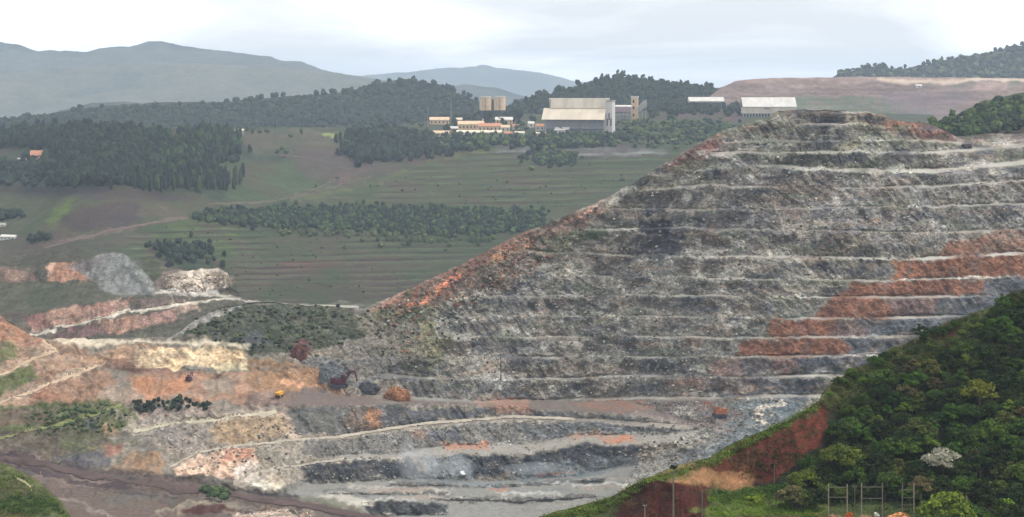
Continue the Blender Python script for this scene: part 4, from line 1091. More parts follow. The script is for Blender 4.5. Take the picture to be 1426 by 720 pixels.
Kn = K.D * (1 + 0.5 * fbm(NH.X / 2.0, NH.Y / 2.5, NH.Z / 2.5, s=105, o=3) + 0.2 * fbm(NH.X / 0.8, NH.Z / 6, s=106, o=2))[..., None]
near_hill = NH.build('near_hillside', M_EARTH, Kn, False, (60, 45), sat=0.92, gain=0.40)
near_hill['kind'] = 'structure'

# grassy knoll at the lower left
KN = Sheet(-140, 130, 1.5, 760, 1.0, [(-140, 640), (0, 644), (14, 648), (44, 664), (66, 682), (84, 696), (104, 724), (130, 765)], [(-200, 520), (200, 520)], (0.6, 10))
KN.solve(np.full(KN.U.shape, 0.42), 0)
KN.Z += 0.6 * fbm(KN.X / 5, KN.Y / 5, s=111, o=3)
K = Layer(KN.Ur, KN.Vr, S(112, 118, 64), 0.8, 70)
K.poly([(-140, 665), (34, 668), (40, 695), (-140, 700)], S(108, 100, 66), 0.8, 0.4)
K.poly([(-140, 696), (70, 690), (90, 712), (-140, 715)], S(84, 110, 50), 0.8, 0.4)
K.poly([(-140, 718), (40, 712), (60, 770), (-140, 770)], S(140, 94, 70), 0.7, 0.4)
KN.build('grassy_knoll', M_EARTH, K.D * (1 + 0.4 * fbm(KN.X / 2, KN.Y / 2, s=113, o=3))[..., None], False, (40, 30), gain=0.5)
ribbon('path', KN, [(20, 663), (34, 671), (43, 680), (45, 689)], 3.2, S(200, 194, 150), 0.25, 1.5)

#PART2#
# ================================================================== vegetation
def ico(sub):
    t = (1 + 5 ** 0.5) / 2
    v = [(-1, t, 0), (1, t, 0), (-1, -t, 0), (1, -t, 0), (0, -1, t), (0, 1, t), (0, -1, -t), (0, 1, -t), (t, 0, -1), (t, 0, 1), (-t, 0, -1), (-t, 0, 1)]
    f = [(0, 11, 5), (0, 5, 1), (0, 1, 7), (0, 7, 10), (0, 10, 11), (1, 5, 9), (5, 11, 4), (11, 10, 2), (10, 7, 6), (7, 1, 8), (3, 9, 4), (3, 4, 2), (3, 2, 6), (3, 6, 8), (3, 8, 9), (4, 9, 5), (2, 4, 11), (6, 2, 10), (8, 6, 7), (9, 8, 1)]
    v = [np.array(p) / np.linalg.norm(p) for p in v]
    for _ in range(sub):
        c, nf = {}, []
        def mid(a, b):
            k = (min(a, b), max(a, b))
            if k not in c:
                m = v[a] + v[b]; v.append(m / np.linalg.norm(m)); c[k] = len(v) - 1
            return c[k]
        for a, b, d in f:
            x, y, z = mid(a, b), mid(b, d), mid(d, a)
            nf += [(a, x, z), (b, y, x), (d, z, y), (x, y, z)]
        f = nf
    return np.array(v), np.array(f)
ICO0, ICO1 = ico(0), ico(1)

def rand_in(poly, n):
    p = np.array(poly, float); pts = []
    while len(pts) < n:
        u, v = random.uniform(p[:, 0].min(), p[:, 0].max()), random.uniform(p[:, 1].min(), p[:, 1].max())
        if inside(np.array([u]), np.array([v]), poly)[0]:
            pts.append((u, v))
    return pts

def blobs(name, centres, radii, heights, cols, tmpl=ICO1, jit=0.28, mat=None, parent=None):
    tv, tf = tmpl
    n, k = len(centres), len(tv)
    r = 1 + jit * RNG.uniform(-1, 1, (n, k, 1))
    a = RNG.uniform(0, 2 * math.pi, n)
    ca, sa = np.cos(a)[:, None], np.sin(a)[:, None]
    p = tv[None] * r
    p = np.stack([p[..., 0] * ca - p[..., 1] * sa, p[..., 0] * sa + p[..., 1] * ca, p[..., 2]], -1)
    p *= np.stack([radii, radii, heights], -1)[:, None]
    p += np.asarray(centres)[:, None]
    f = (tf[None] + (np.arange(n) * k)[:, None, None]).reshape(-1, 3)
    cc = np.repeat(np.asarray(cols)[:, None], k, 1) * (1 + 0.25 * RNG.uniform(-1, 1, (n, k, 1)))
    cc *= 0.62
    return mesh_np(name, p.reshape(-1, 3), f, mat or M_LEAFMASS, np.clip(cc.reshape(-1, 3), 0.004, 1), False, parent)

def wood(name, sh, poly, n, r, h, cols, tmpl=ICO1, per=1):
    cs, rs, hs, cl = [], [], [], []
    for u, v in rand_in(poly, n):
        p = sh.at(u, v)
        q = random.uniform(0.65, 1.3)
        rr, hh = r * q, h * random.uniform(0.7, 1.25)
        p = sh.at(u + random.gauss(0, 11), v + random.gauss(0, 3.2)) if n > 60 else p
        cs.append(p + Vector((0, 0, hh * 0.5))); rs.append(rr); hs.append(hh * 0.55)
        c = np.array(random.choice(cols)) * random.uniform(0.75, 1.25)
        cl.append(c)
    return tag(blobs(name, np.array(cs), np.array(rs), np.array(hs), np.array(cl), tmpl), kind='stuff')

DK = [S(46, 58, 50), S(52, 66, 52), S(40, 54, 48), S(62, 74, 56)]
MD = [S(70, 92, 56), S(84, 104, 62), S(58, 80, 50), S(96, 112, 70)]
OL = [S(100, 110, 70), S(86, 100, 66), S(110, 116, 82)]
wood('plantation', VAL, [(-60, 196), (70, 186), (200, 188), (205, 250), (140, 256), (84, 256), (76, 206), (-60, 203)], 1350, 4.5, 13, DK)
wood('plantation', VAL, [(200, 190), (330, 184), (330, 208), (300, 235), (205, 235)], 420, 3.6, 12, DK + MD[:1])
wood('plantation', VAL, [(150, 256), (206, 250), (322, 252), (326, 263), (210, 264)], 240, 2.3, 15, DK + MD[:1])
wood('woodland', VAL, [(-60, 235), (70, 228), (80, 252), (-60, 262)], 220, 4.5, 8, DK)
wood('tree_belt', VAL, [(270, 300), (420, 292), (560, 292), (748, 296), (744, 320), (640, 327), (500, 320), (360, 314), (290, 310)], 1900, 2.6, 5.5, DK + MD[:2])
wood('tree_belt', VAL, [(360, 318), (640, 328), (690, 330), (640, 342), (520, 334), (380, 326)], 130, 2.2, 5, MD + OL)
wood('woodland', VAL, [(480, 200), (520, 186), (560, 188), (640, 198), (620, 214), (510, 226), (486, 220)], 420, 4.5, 11, DK)
wood('woodland', VAL, [(590, 196), (740, 192), (860, 188), (862, 202), (600, 208)], 330, 4.0, 8, DK + MD)
wood('woodland', VAL, [(620, 163), (735, 160), (735, 172), (700, 180), (620, 176)], 70, 5, 10, DK)
wood('woodland', VAL, [(745, 212), (800, 216), (795, 232), (735, 228)], 110, 3.2, 6, DK + MD)
wood('scrub', VAL, [(860, 166), (1030, 172), (1000, 200), (880, 205)], 330, 3.2, 5, MD + OL + DK)
wood('scrub', VAL, [(220, 340), (270, 338), (300, 366), (240, 372)], 90, 3.0, 6, DK)
wood('scrub', VAL, [(-60, 300), (30, 296), (34, 306), (-60, 312)], 60, 3.5, 6, DK)
wood('scrub', VAL, [(40, 330), (70, 328), (70, 336), (40, 338)], 30, 2.6, 5, DK)
wood('scrub', VAL, [(160, 320), (330, 310), (560, 330), (560, 420), (320, 420), (200, 350)], 60, 1.0, 1.6, MD + OL)
wood('scrub', VAL, [(430, 285), (600, 235), (900, 214), (900, 290)], 60, 1.1, 1.6, MD + OL)
wood('woodland', HR, [(1250, 190), (1330, 172), (1380, 152), (1430, 142), (1566, 136), (1566, 168), (1420, 178), (1330, 192)], 700, 3.2, 6, MD + DK)
wood('woodland', hill_plant, [(700, 156), (760, 138), (800, 128), (835, 118), (868, 113), (905, 118), (960, 126), (1040, 134), (1080, 150), (960, 160), (720, 162)], 1500, 5.5, 11, DK, ICO0)
wood('woodland', hill_left, [(-60, 182), (60, 165), (110, 156), (300, 148), (480, 134), (540, 118), (590, 118), (650, 140), (690, 155), (600, 175), (-60, 200)], 3200, 6.0, 11, DK, ICO0)
wood('woodland', hill_right, [(1160, 112), (1170, 106), (1190, 103), (1206, 97), (1232, 97), (1246, 103), (1290, 95), (1335, 84), (1380, 78), (1426, 66), (1500, 62), (1500, 108)], 700, 7, 12, DK + OL[:1], ICO0)
wood('woodland', VAL, [(905, 152), (1030, 150), (1040, 158), (910, 160)], 100, 5, 10, DK)
wood('scrub', PIT, [(250, 466), (312, 428), (490, 428), (505, 470), (430, 490), (350, 492)], 170, 0.9, 1.2, DK + OL + [S(104, 100, 86)])
wood('scrub', PIT, [(180, 560), (290, 560), (295, 572), (185, 574)], 60, 1.1, 1.8, DK)
wood('scrub', PIT, [(500, 432), (640, 420), (620, 520), (540, 505)], 70, 0.7, 0.9, OL + DK)
wood('scrub', PIT, [(280, 682), (318, 690), (316, 697), (284, 690)], 26, 1.6, 2.4, MD)
wood('scrub', PIT, [(40, 580), (160, 566), (170, 600), (60, 606)], 120, 0.9, 1.2, MD + OL)





# loose rock and boulders on the hill and in the pit
def rocks(sh, poly, n, r0, r1, cols):
    cs, rs, cl = [], [], []
    for u, v in rand_in(poly, n):
        r = r0 * (r1 / r0) ** (random.random() ** 2.2)
        p = sh.at(u, v); cs.append(p + Vector((0, -0.1 * r, 0.15 * r))); rs.append(r)
        cl.append(np.array(random.choice(cols)) * random.uniform(0.7, 1.2))
    rs = np.array(rs)
    return tag(blobs('loose_rocks', np.array(cs), rs, rs * RNG.uniform(0.5, 0.9, n), np.array(cl), ICO0, 0.4, M_ROCK), kind='stuff')
RC = [S(190, 186, 178), S(150, 146, 138), S(112, 108, 104), S(128, 118, 106), S(170, 160, 144)]
rocks(PIT, [(620, 420), (760, 345), (900, 262), (1040, 200), (1180, 180), (1300, 210), (1440, 240), (1440, 320), (1240, 360), (1130, 430), (1040, 480), (980, 550), (600, 552), (560, 500)], 4200, 0.3, 1.1, RC)
rocks(PIT, [(520, 434), (640, 372), (830, 290), (800, 345), (700, 410), (560, 500)], 700, 0.4, 1.3, RC + [S(180, 120, 92), S(150, 90, 74)])
rocks(PIT, [(400, 580), (960, 590), (960, 610), (880, 645), (700, 668), (440, 672), (250, 660)], 1100, 0.3, 0.9, RC)
rocks(PIT, [(200, 570), (380, 570), (420, 610), (250, 660), (220, 620)], 260, 0.3, 0.9, [S(220, 200, 180), S(180, 160, 140), S(150, 136, 122)])
rocks(PIT, [(900, 560), (1100, 556), (1090, 600), (960, 670), (880, 690)], 500, 0.35, 1.0, RC)
rocks(PIT, [(332, 718), (370, 711), (432, 714), (436, 730), (330, 730)], 140, 0.3, 1.0, [S(224, 206, 192), S(190, 150, 130), S(236, 226, 214)])
rocks(WS, [(226, 384), (316, 382), (316, 402), (270, 410), (226, 404)], 180, 0.5, 1.6, [S(226, 212, 196), S(190, 160, 136), S(160, 140, 124)])

# ---------------------------------------------------------------- broadleaf trees of the near hill
def crown_mesh(name, seed, R, Hc, n_cl, n_lf, leaf):
    rg = np.random.default_rng(seed)
    cs = []
    while len(cs) < n_cl:
        d = rg.normal(size=3); d /= np.linalg.norm(d)
        if d[2] < -0.45:
            continue
        q = rg.uniform(0.55, 1.0) ** 0.6
        cs.append(d * q * np.array([R, R, Hc]) * rg.uniform(0.75, 1.1))
    cs = np.array(cs)
    cr = R * rg.uniform(0.24, 0.44, n_cl)
    tone = rg.uniform(0, 1, n_cl)
    k = rg.integers(0, n_cl, n_lf)
    d = rg.normal(size=(n_lf, 3)); d /= np.linalg.norm(d, axis=1)[:, None]
    d[:, 2] = np.abs(d[:, 2]) * 0.9 + d[:, 2] * 0.1
    d /= np.linalg.norm(d, axis=1)[:, None]
    pos = cs[k] + d * (cr[k] * rg.uniform(0.55, 1.05, n_lf))[:, None] * np.array([1, 1, 0.72])
    nrm = d + 0.55 * rg.normal(size=(n_lf, 3)); nrm /= np.linalg.norm(nrm, axis=1)[:, None]
    t1 = np.cross(nrm, rg.normal(size=(n_lf, 3))); t1 /= np.linalg.norm(t1, axis=1)[:, None]
    t2 = np.cross(nrm, t1)
    s = leaf * rg.uniform(0.6, 1.4, n_lf)[:, None]
    q = np.stack([pos - t1 * s - t2 * s * 0.6, pos + t1 * s - t2 * s * 0.6, pos + t1 * s * 0.7 + t2 * s * 0.7, pos - t1 * s * 0.7 + t2 * s * 0.7], 1).reshape(-1, 3)
    f = np.arange(n_lf * 4).reshape(-1, 4)
    tn = np.repeat(np.clip(tone[k] * 0.75 + 0.25 * rg.uniform(0, 1, n_lf), 0, 1), 4)
    o = mesh_np(name, q, f, LEAF['mid'], tn, False, None, 'tone')
    return o
LEAF = {'dark': leaf_mat('dark_foliage', S(36, 52, 23)), 'mid': leaf_mat('green_foliage', S(54, 77, 29)),
        'olive': leaf_mat('olive_foliage', S(70, 76, 37)), 'light': leaf_mat('light_foliage', S(80, 100, 38)),
        'brown': leaf_mat('dry_foliage', S(78, 74, 52)), 'yellow': leaf_mat('yellow_green_foliage', S(98, 106, 40), 0.3),
        'white': leaf_mat('white_blossom', S(140, 142, 136), 0.35), 'fresh': leaf_mat('fresh_green_foliage', S(84, 108, 36), 0.3)}
BARK = plain_mat('bark', S(92, 82, 70), 0.3, 3.0, 0.9)

def trunk_mb(h, r, R):
    m = MB()
    h = h * 0.62
    m.tube((0, 0, -0.6), (0.1, 0, h * 0.6), r, r * 0.75, 7)
    m.tube((0.1, 0, h * 0.6), (0, 0.1, h + R * 0.4), r * 0.75, r * 0.3, 6)
    for k in range(4):
        a = k * 1.6 + h
        m.tube((0.08, 0, h * (0.55 + 0.08 * k)), (R * 0.6 * math.cos(a), R * 0.6 * math.sin(a), h + R * 0.35), r * 0.45, r * 0.12, 5)
    return m

protos = []
for i, (R, Hc, n, h) in enumerate([(2.6, 1.9, 26, 2.6), (2.9, 2.0, 30, 2.8), (2.2, 2.0, 22, 2.6), (3.2, 1.9, 34, 3.0), (2.4, 1.6, 24, 2.2), (2.0, 2.3, 20, 3.0), (2.8, 1.7, 26, 2.4)]):
    cm = crown_mesh('crown', 300 + i, R, Hc, n, 2600, 0.17)
    tm = trunk_mb(h, 0.16, R).build('trunk', BARK)
    cm.location.z = h * 0.62 + Hc * 0.35
    C.objects.unlink(cm); C.objects.unlink(tm)
    protos.append((cm, tm))

def tree(pi, loc, s, rz, leafkind, name, label, group):
    cm, tm = protos[pi]
    root = thing(name, label, 'tree', loc, rz, group)
    root.scale = (s, s, s)
    for src in (tm, cm):
        c = src.copy(); C.objects.link(c); c.parent = root
        if src is cm:
            c.material_slots[0].link = 'OBJECT'
            c.material_slots[0].material = LEAF[leafkind]
    return root

GA = 'trees of the forest on the near hill'
TONE = {'dark': 'dark green', 'mid': 'mid green', 'olive': 'olive green', 'light': 'light green', 'brown': 'dull brownish'}
MARKS = [(1313, 632, 'the white-blossomed tree'), (1364, 540, 'the yellowish-crowned tree'), (1318, 690, 'the big yellow-green tree'), (1166, 690, 'the left post frame'),
         (1214, 690, 'the middle post frame'), (1264, 690, 'the right post frame'), (1110, 600, 'the red cut'), (1170, 640, 'the broad bright green tree'), (1330, 448, 'the bare red crest patch'), (1200, 506, 'the grassy crest'), (1418, 410, 'the top right end of the crest')]
def describe(u, v, tone, s):
    v = v - 22
    d, mu, mv, nm = min((math.hypot(u - a, v - b), a, b, n) for a, b, n in MARKS)
    size = 'small' if s < 0.8 else ('middling' if s < 1.0 else 'large')
    du, dv = u - mu, v - mv
    side = 'left' if du < 0 else 'right'
    ud = 'upslope' if dv < 0 else 'downslope'
    near = 'just ' if d < 45 else ('well ' if d > 95 else '')
    if abs(du) > 2.2 * abs(dv): w = near + 'to the ' + side + ' of '
    elif abs(dv) > 2.2 * abs(du): w = near + 'straight ' + ud + ' of '
    else: w = near + ud + ' and ' + side + ' of '
    return size + ' ' + tone + ' tree ' + w + nm
forest = [(1096, 716), (1086, 700), (1100, 680), (1130, 650), (1160, 618), (1180, 580), (1200, 556), (1250, 528), (1310, 506), (1340, 490), (1420, 446), (1500, 412), (1556, 386), (1556, 748), (1370, 748), (1340, 712), (1290, 704), (1180, 704)]
special = [(1313, 660, 'white', 1.15, 3, 'tree covered in white blossom among the dark crowns', 26), (1364, 566, 'yellow', 1.25, 3, 'tree with a yellowish crown standing out on the right of the forest', 26),
           (1318, 742, 'fresh', 1.75, 1, 'big round bright yellow-green tree at the foot of the forest beside the lone pole', 42), (1170, 662, 'light', 1.35, 3, 'broad bright green tree above the left post frame', 24),
           (1395, 716, 'fresh', 1.0, 4, 'low bright green tree at the lower right corner of the forest', 20), (1282, 476, 'dark', 0.85, 5, 'lone narrow dark tree on the grassy crest against the pale benches', 10),
           (1278, 620, 'olive', 1.2, 1, 'olive green tree to the left of the white blossom tree', 20)]
placed = []
for u, v, k, s, pi, lab, rad in special:
    placed.append((u, v, rad * 0.8))
    tree(pi, NH.at(u, v) - Vector((0, 0, 0.2)), s, random.random() * 6, k, 'tree', lab, None)
n_tree, tries = 0, 0
while n_tree < 285 and tries < 30000:
    tries += 1
    u, v = random.uniform(1085, 1556), random.uniform(380, 748)
    if not inside(np.array([u]), np.array([v]), forest)[0]:
        continue
    if any((u - a) ** 2 + ((v - b) * 1.25) ** 2 < (0.5 * (17 + d) if d else 13.8) ** 2 for a, b, d in placed):
        continue
    placed.append((u, v, 0))
    k = random.choices(['dark', 'mid', 'olive', 'light', 'brown'], [48, 34, 9, 5, 4])[0]
    s = random.uniform(0.62, 1.18)
    tree(random.randrange(7), NH.at(u, v) - Vector((0, 0, 0.3)), s, random.random() * 6.28, k, 'tree', describe(u, v, TONE[k], s), GA)
    n_tree += 1

# undergrowth and grass clumps: small leaves heaped into low clumps
def clumps(name, sh, poly, n, per, spread, hgt, leaf, kind, seed):
    rn = np.random.default_rng(seed)
    cs, tn = [], []
    for u, v in rand_in(poly, n):
        q = random.uniform(0.5, 1.3)
        p = np.array(sh.at(u, v))[None] + rn.normal(size=(per, 3)) * np.array([spread, spread, hgt]) * q * 0.6 + np.array([0, 0, hgt * q * 0.6])
        cs.append(p); tn.append(np.clip(random.random() * 0.8 + 0.2 * rn.random(per), 0, 1))
    cs, tn = np.concatenate(cs), np.concatenate(tn); n = len(cs)
    nr = rn.normal(size=(n, 3)) * 0.8 + np.array([0, -0.3, 0.8]); nr /= np.linalg.norm(nr, axis=1)[:, None]
    t1 = np.cross(nr, rn.normal(size=(n, 3))); t1 /= np.linalg.norm(t1, axis=1)[:, None]; t2 = np.cross(nr, t1)
    s_ = leaf * rn.uniform(0.6, 1.4, n)[:, None]
    q = np.stack([cs - t1 * s_, cs - t2 * s_ * 0.6, cs + t1 * s_, cs + t2 * s_ * 0.6], 1).reshape(-1, 3)
    return tag(mesh_np(name, q, np.arange(n * 4).reshape(-1, 4), LEAF[kind], np.repeat(tn, 4), False, None, 'tone'), kind='stuff')
UND = [(1090, 714), (1130, 650), (1175, 580), (1240, 520), (1330, 478), (1420, 432), (1556, 370), (1556, 760), (1360, 760), (1180, 712)]
clumps('undergrowth', NH, UND, 1500, 26, 1.0, 0.9, 0.2, 'dark', 5)
CRS = [(1140, 566), (1165, 530), (1240, 492), (1320, 452), (1420, 406), (1430, 436), (1330, 486), (1250, 524), (1180, 585)]
clumps('scrub', NH, CRS, 260, 30, 0.9, 0.5, 0.17, 'olive', 6)
clumps('scrub', NH, CRS, 170, 40, 0.8, 0.7, 0.17, 'mid', 7)
clumps('scrub', NH, CRS, 60, 40, 0.7, 0.8, 0.17, 'dark', 8)
BNK = [(985, 690), (1120, 680), (1150, 716), (990, 720)]
clumps('grass', NH, BNK, 420, 40, 0.8, 0.3, 0.12, 'fresh', 9)
clumps('grass', NH, [(985, 684), (1090, 676), (1110, 690), (990, 700)], 160, 40, 0.8, 0.4, 0.14, 'mid', 10)
clumps('grass', NH, [(700, 738), (850, 694), (905, 664), (985, 642), (1140, 560), (1140, 568), (1000, 646), (905, 672), (860, 706), (780, 735)], 420, 40, 0.7, 0.3, 0.13, 'light', 11)
clumps('grass', NH, [(700, 738), (850, 694), (905, 664), (985, 642), (1140, 560), (1140, 568), (1000, 646), (905, 672), (860, 706), (780, 735)], 220, 40, 0.8, 0.35, 0.14, 'olive', 12)
clumps('scrub', NH, [(1010, 640), (1110, 592), (1148, 576), (1110, 640), (1040, 668)], 60, 34, 0.8, 0.3, 0.15, 'olive', 13)
clumps('scrub', NH, [(1040, 640), (1100, 612), (1120, 640), (1060, 672)], 40, 34, 0.9, 0.4, 0.15, 'dark', 18)
clumps('scrub', NH, [(870, 700), (905, 674), (985, 684), (985, 730), (870, 730)], 18, 26, 0.6, 0.25, 0.13, 'brown', 14)
KNP = [(-60, 650), (20, 656), (44, 670), (84, 702), (100, 728), (-60, 740)]
clumps('grass', KN, KNP, 360, 36, 1.0, 0.3, 0.17, 'light', 15)
clumps('grass', KN, [(-60, 690), (70, 690), (90, 714), (-60, 718)], 200, 36, 1.0, 0.4, 0.17, 'mid', 16)

def bush(u, v, s, k, label, sh=None, pi=4):
    sh = sh or NH
    cm, tm = protos[pi]
    root = thing('bush', label, 'bush', sh.at(u, v) - Vector((0, 0, 1.9 * s)), random.random() * 6)
    root.scale = (s, s, s)
    for src in (tm, cm):
        c = src.copy(); C.objects.link(c); c.parent = root
        if src is cm:
            c.material_slots[0].link = 'OBJECT'; c.material_slots[0].material = LEAF[k]
bush(1050, 700, 0.9, 'fresh', 'round yellow-green bush left of the dark shade below the forest')
bush(1098, 704, 0.75, 'fresh', 'bright green bush nearest the post frames on the grass bank')
bush(1010, 696, 0.55, 'mid', 'small green bush on the grass just right of the dark red bank')
bush(1076, 682, 0.7, 'mid', 'green bush at the forest edge above the round yellow-green bush')
bush(1128, 722, 0.7, 'light', 'light green bush at the picture bottom left of the first post frame')
bush(938, 644, 0.35, 'dark', 'small dark bush on the grey rubble edge above the grassy ledge')
bush(866, 252, 1.5, 'dark', 'lone dark bush on the shoulder of the quarried hill', VAL)

for i in range(34):
    u = 1158 + i * 8.6 + random.uniform(-3, 3)
    v = line(ntop, u) + random.uniform(3, 26)
    k = random.choice(['olive', 'mid', 'dark', 'mid', 'light'])
    cm, tm = protos[random.randrange(7)]
    s_ = random.uniform(0.3, 0.6) + (0.25 if u > 1380 else 0)
    root = thing('bush', TONE[k] + ' bush ' + describe(u, v + 22, '', 1).split(' tree ')[1], 'bush', NH.at(u, v) - Vector((0, 0, 1.2 * s_)), random.random() * 6, 'bushes along the grassy crest')
    root.scale = (s_, s_, s_)
    for src in (tm, cm):
        c = src.copy(); C.objects.link(c); c.parent = root
        if src is cm:
            c.material_slots[0].link = 'OBJECT'; c.material_slots[0].material = LEAF[k]

# small far trees, one by one
def far_tree(sh, u, v, h, r, label, group, col='dark_tree_crown'):
    mat = plain_mat(col, S(56, 72, 50), 0.35, 0.8, 0.9)
    root = thing('tree', label, 'tree', sh.at(u, v), random.random() * 6, group)
    key = 'far%d' % random.randrange(4)
    if key not in FAR:
        m, cs = MB(), []
        rg = random.Random(key)
        for k in range(6):
            cs.append((rg.uniform(-.5, .5), rg.uniform(-.5, .5), rg.uniform(.45, .95), rg.uniform(.3, .5)))
        vs, fs = [], []
        for x, y, z, q in cs:
            b = len(vs)
            vs += [(x + q * p[0] * rg.uniform(.7, 1.2), y + q * p[1] * rg.uniform(.7, 1.2), z + q * 0.45 * p[2] * rg.uniform(.7, 1.2)) for p in ICO1[0]]
            fs += [[b + i for i in f] for f in ICO1[1]]
        m.add(vs, fs)
        a = m.build('crown', mat); t = MB().tube((0, 0, -0.1), (0, 0, 0.8), 0.09, 0.04, 6).build('trunk', BARK)
        C.objects.unlink(a); C.objects.unlink(t)
        FAR[key] = (a, t)
    root.scale = (r, r, h)
    for src in FAR[key]:
        c = src.copy(); C.objects.link(c); c.parent = root
    return root
FAR = {}
for u in (836, 846, 858, 866, 873, 880, 886, 897, 905, 913, 922, 931, 938, 948, 956, 966, 974, 982):
    u += random.uniform(-3, 3)
    far_tree(hill_plant, u, line([(820, 113), (868, 108), (905, 113), (930, 120), (965, 122), (1000, 127)], u) + 2, random.uniform(9, 17), random.uniform(3.5, 6),
             'dark tree on the wooded crest behind the long shed and conveyor', 'trees on the crest behind the plant')
for u in (1172, 1180, 1190, 1200, 1209, 1218, 1226, 1236, 1246):
    far_tree(hill_right, u + random.uniform(-2, 2), line([(1150, 112), (1170, 101), (1188, 99), (1205, 92), (1232, 92), (1245, 98)], u) + 3, random.uniform(12, 18), random.uniform(8, 11),
             'dark rounded tree at the left end of the far right ridge', 'trees at the end of the far ridge')
for u, v in [(705, 158), (712, 156), (718, 158), (724, 155), (731, 157), (738, 156), (745, 155)]:
    far_tree(hill_plant, u, v, random.uniform(10, 15), 4, 'tall dark tree in the row between the twin tanks and the long shed', 'row of trees beside the tanks')
for u, v in [(300, 190), (312, 186), (318, 192), (345, 184), (352, 188), (362, 186), (372, 186), (404, 190), (420, 186), (392, 208), (386, 212), (398, 216)]:
    far_tree(VAL, u, v + 4, random.uniform(9, 15), random.uniform(3.5, 5), 'dark tree on the pale grassy rise left of the small bright field', 'trees on the grassy rise')
for u, v in [(440, 262), (470, 250), (516, 262), (560, 268), (610, 262), (640, 276), (706, 256), (760, 262), (866, 246), (820, 232), (690, 280), (560, 345), (620, 352), (480, 350), (430, 395)]:
    far_tree(VAL, u, v, random.uniform(3, 5.5), random.uniform(2, 3), 'small dark tree standing alone on the terraced grass slope', 'lone trees on the terraced slope')
for u, v in [(574, 176), (586, 180), (594, 186), (632, 172), (634, 188), (640, 192), (690, 190), (720, 186), (726, 178), (732, 184), (766, 190)]:
    far_tree(VAL, u, v, random.uniform(8, 12), random.uniform(4, 6), 'dark tree between the low tan buildings of the plant', 'trees among the plant buildings')
for u in (754, 763, 771, 790, 797, 806, 812, 821, 828, 836):
    far_tree(VAL, u, 192 + random.uniform(-1, 3), random.uniform(9, 14), random.uniform(4, 6), 'dark tree at the foot of the long shed, hiding its base', 'trees in front of the long shed')
for u, v in [(300, 700), (292, 697), (308, 700)]:
    far_tree(PIT, u, v, 3.6, 2.0, 'small dark tree on the verge of the dark haul road below the white wall', 'small trees by the haul road')

# ================================================================== plant buildings
CREAM, TAN, WHT = plain_mat('cream_sheeting', S(206, 194, 176), 0.14, 0.12, 0.6, streak=True), plain_mat('tan_render', S(204, 178, 148), 0.15, 0.15, 0.9), plain_mat('white_sheeting', S(196, 192, 186), 0.12, 0.15, 0.6, streak=True)
STL, DRK, GLS = plain_mat('grey_steel', S(132, 136, 142), 0.15, 0.3, 0.6), plain_mat('dark_opening', S(62, 66, 78), 0.2, 0.3, 0.8), plain_mat('window_glass', S(50, 58, 70), 0.15, 0.5, 0.25)
TILE, CONC, PINK = plain_mat('clay_tile', S(178, 128, 104), 0.2, 0.4, 0.9), plain_mat('weathered_concrete', S(158, 154, 148), 0.15, 0.3, 0.9), plain_mat('faded_purple_cladding', S(158, 136, 144), 0.15, 0.3, 0.8)
RUSTS = plain_mat('rust_streaked_roof', S(212, 198, 178), 0.12, 0.08, 0.6, streak=True)

def site(u, v, sh=VAL):
    p = sh.at(u, v)
    return p, p.y / FOC

# long two-tier shed
p, k = site(800, 188)
sh_ = thing('industrial_shed', 'long cream shed with a two-tier sloping roof over a dark columned front', 'shed', p - Vector((0, 0, 1)), math.radians(-16))
X0, X1 = -45 * k, 43 * k
prof = lambda pts: [(y * k, z * k) for y, z in pts]
MB().prism_x(prof([(-1.5, 22), (10, 37), (10, 38.6), (-2.5, 22.6)]), X0 - 2, X1).build('lower_roof', RUSTS, sh_)
MB().prism_x(prof([(10, 37.5), (14, 51), (30, 51), (30, 52.5), (13, 52.5), (8.8, 38.8)]), X0 + 8 * k, X1).build('upper_roof', CREAM, sh_)
for i in range(12):
    x = X0 + 2 + (X1 - X0 - 4) * i / 11
    MB().box(x - 0.5, x + 0.5, 0.4, 1.4, 0, 22.5 * k).build('column', STL, sh_)
MB().box(X0 + 2, X1 - 2, 6 * k, 7 * k, 0, 24 * k).build('back_wall', plain_mat('shaded_cladding', S(146, 142, 146), 0.15, 0.2, 0.8), sh_)
MB().box(X0 + 1, X1 - 1, 0.2, 6 * k, 10 * k, 11.5 * k).build('floor_deck', STL, sh_)
MB().prism_x(prof([(2, 0), (2, 22), (11, 36), (16, 50), (29, 50), (36, 36), (42, 22), (42, 0)]), X1 - 1.0, X1 - 0.2).build('gable_wall', CONC, sh_)
MB().prism_x(prof([(30.2, 51.2), (36, 37), (44, 21.5), (44, 23), (37, 38.2), (31, 52.2)]), X0, X1).build('rear_roof', CREAM, sh_)
MB().box(X1, X1 + 9 * k, 8 * k, 26 * k, 0, 48 * k).build('annex', WHT, sh_)
MB().box(X1 - 0.2, X1 + 9.6 * k, 7.4 * k, 26.6 * k, 48 * k, 49.5 * k).build('annex_roof', CONC, sh_)
for i in range(3):
    MB().box(X1 + (1.2 + 2.6 * i) * k, X1 + (2.8 + 2.6 * i) * k, 7.7 * k, 8 * k, (14 + 8 * (i % 2)) * k, (24 + 8 * (i % 2)) * k).build('window', GLS, sh_)

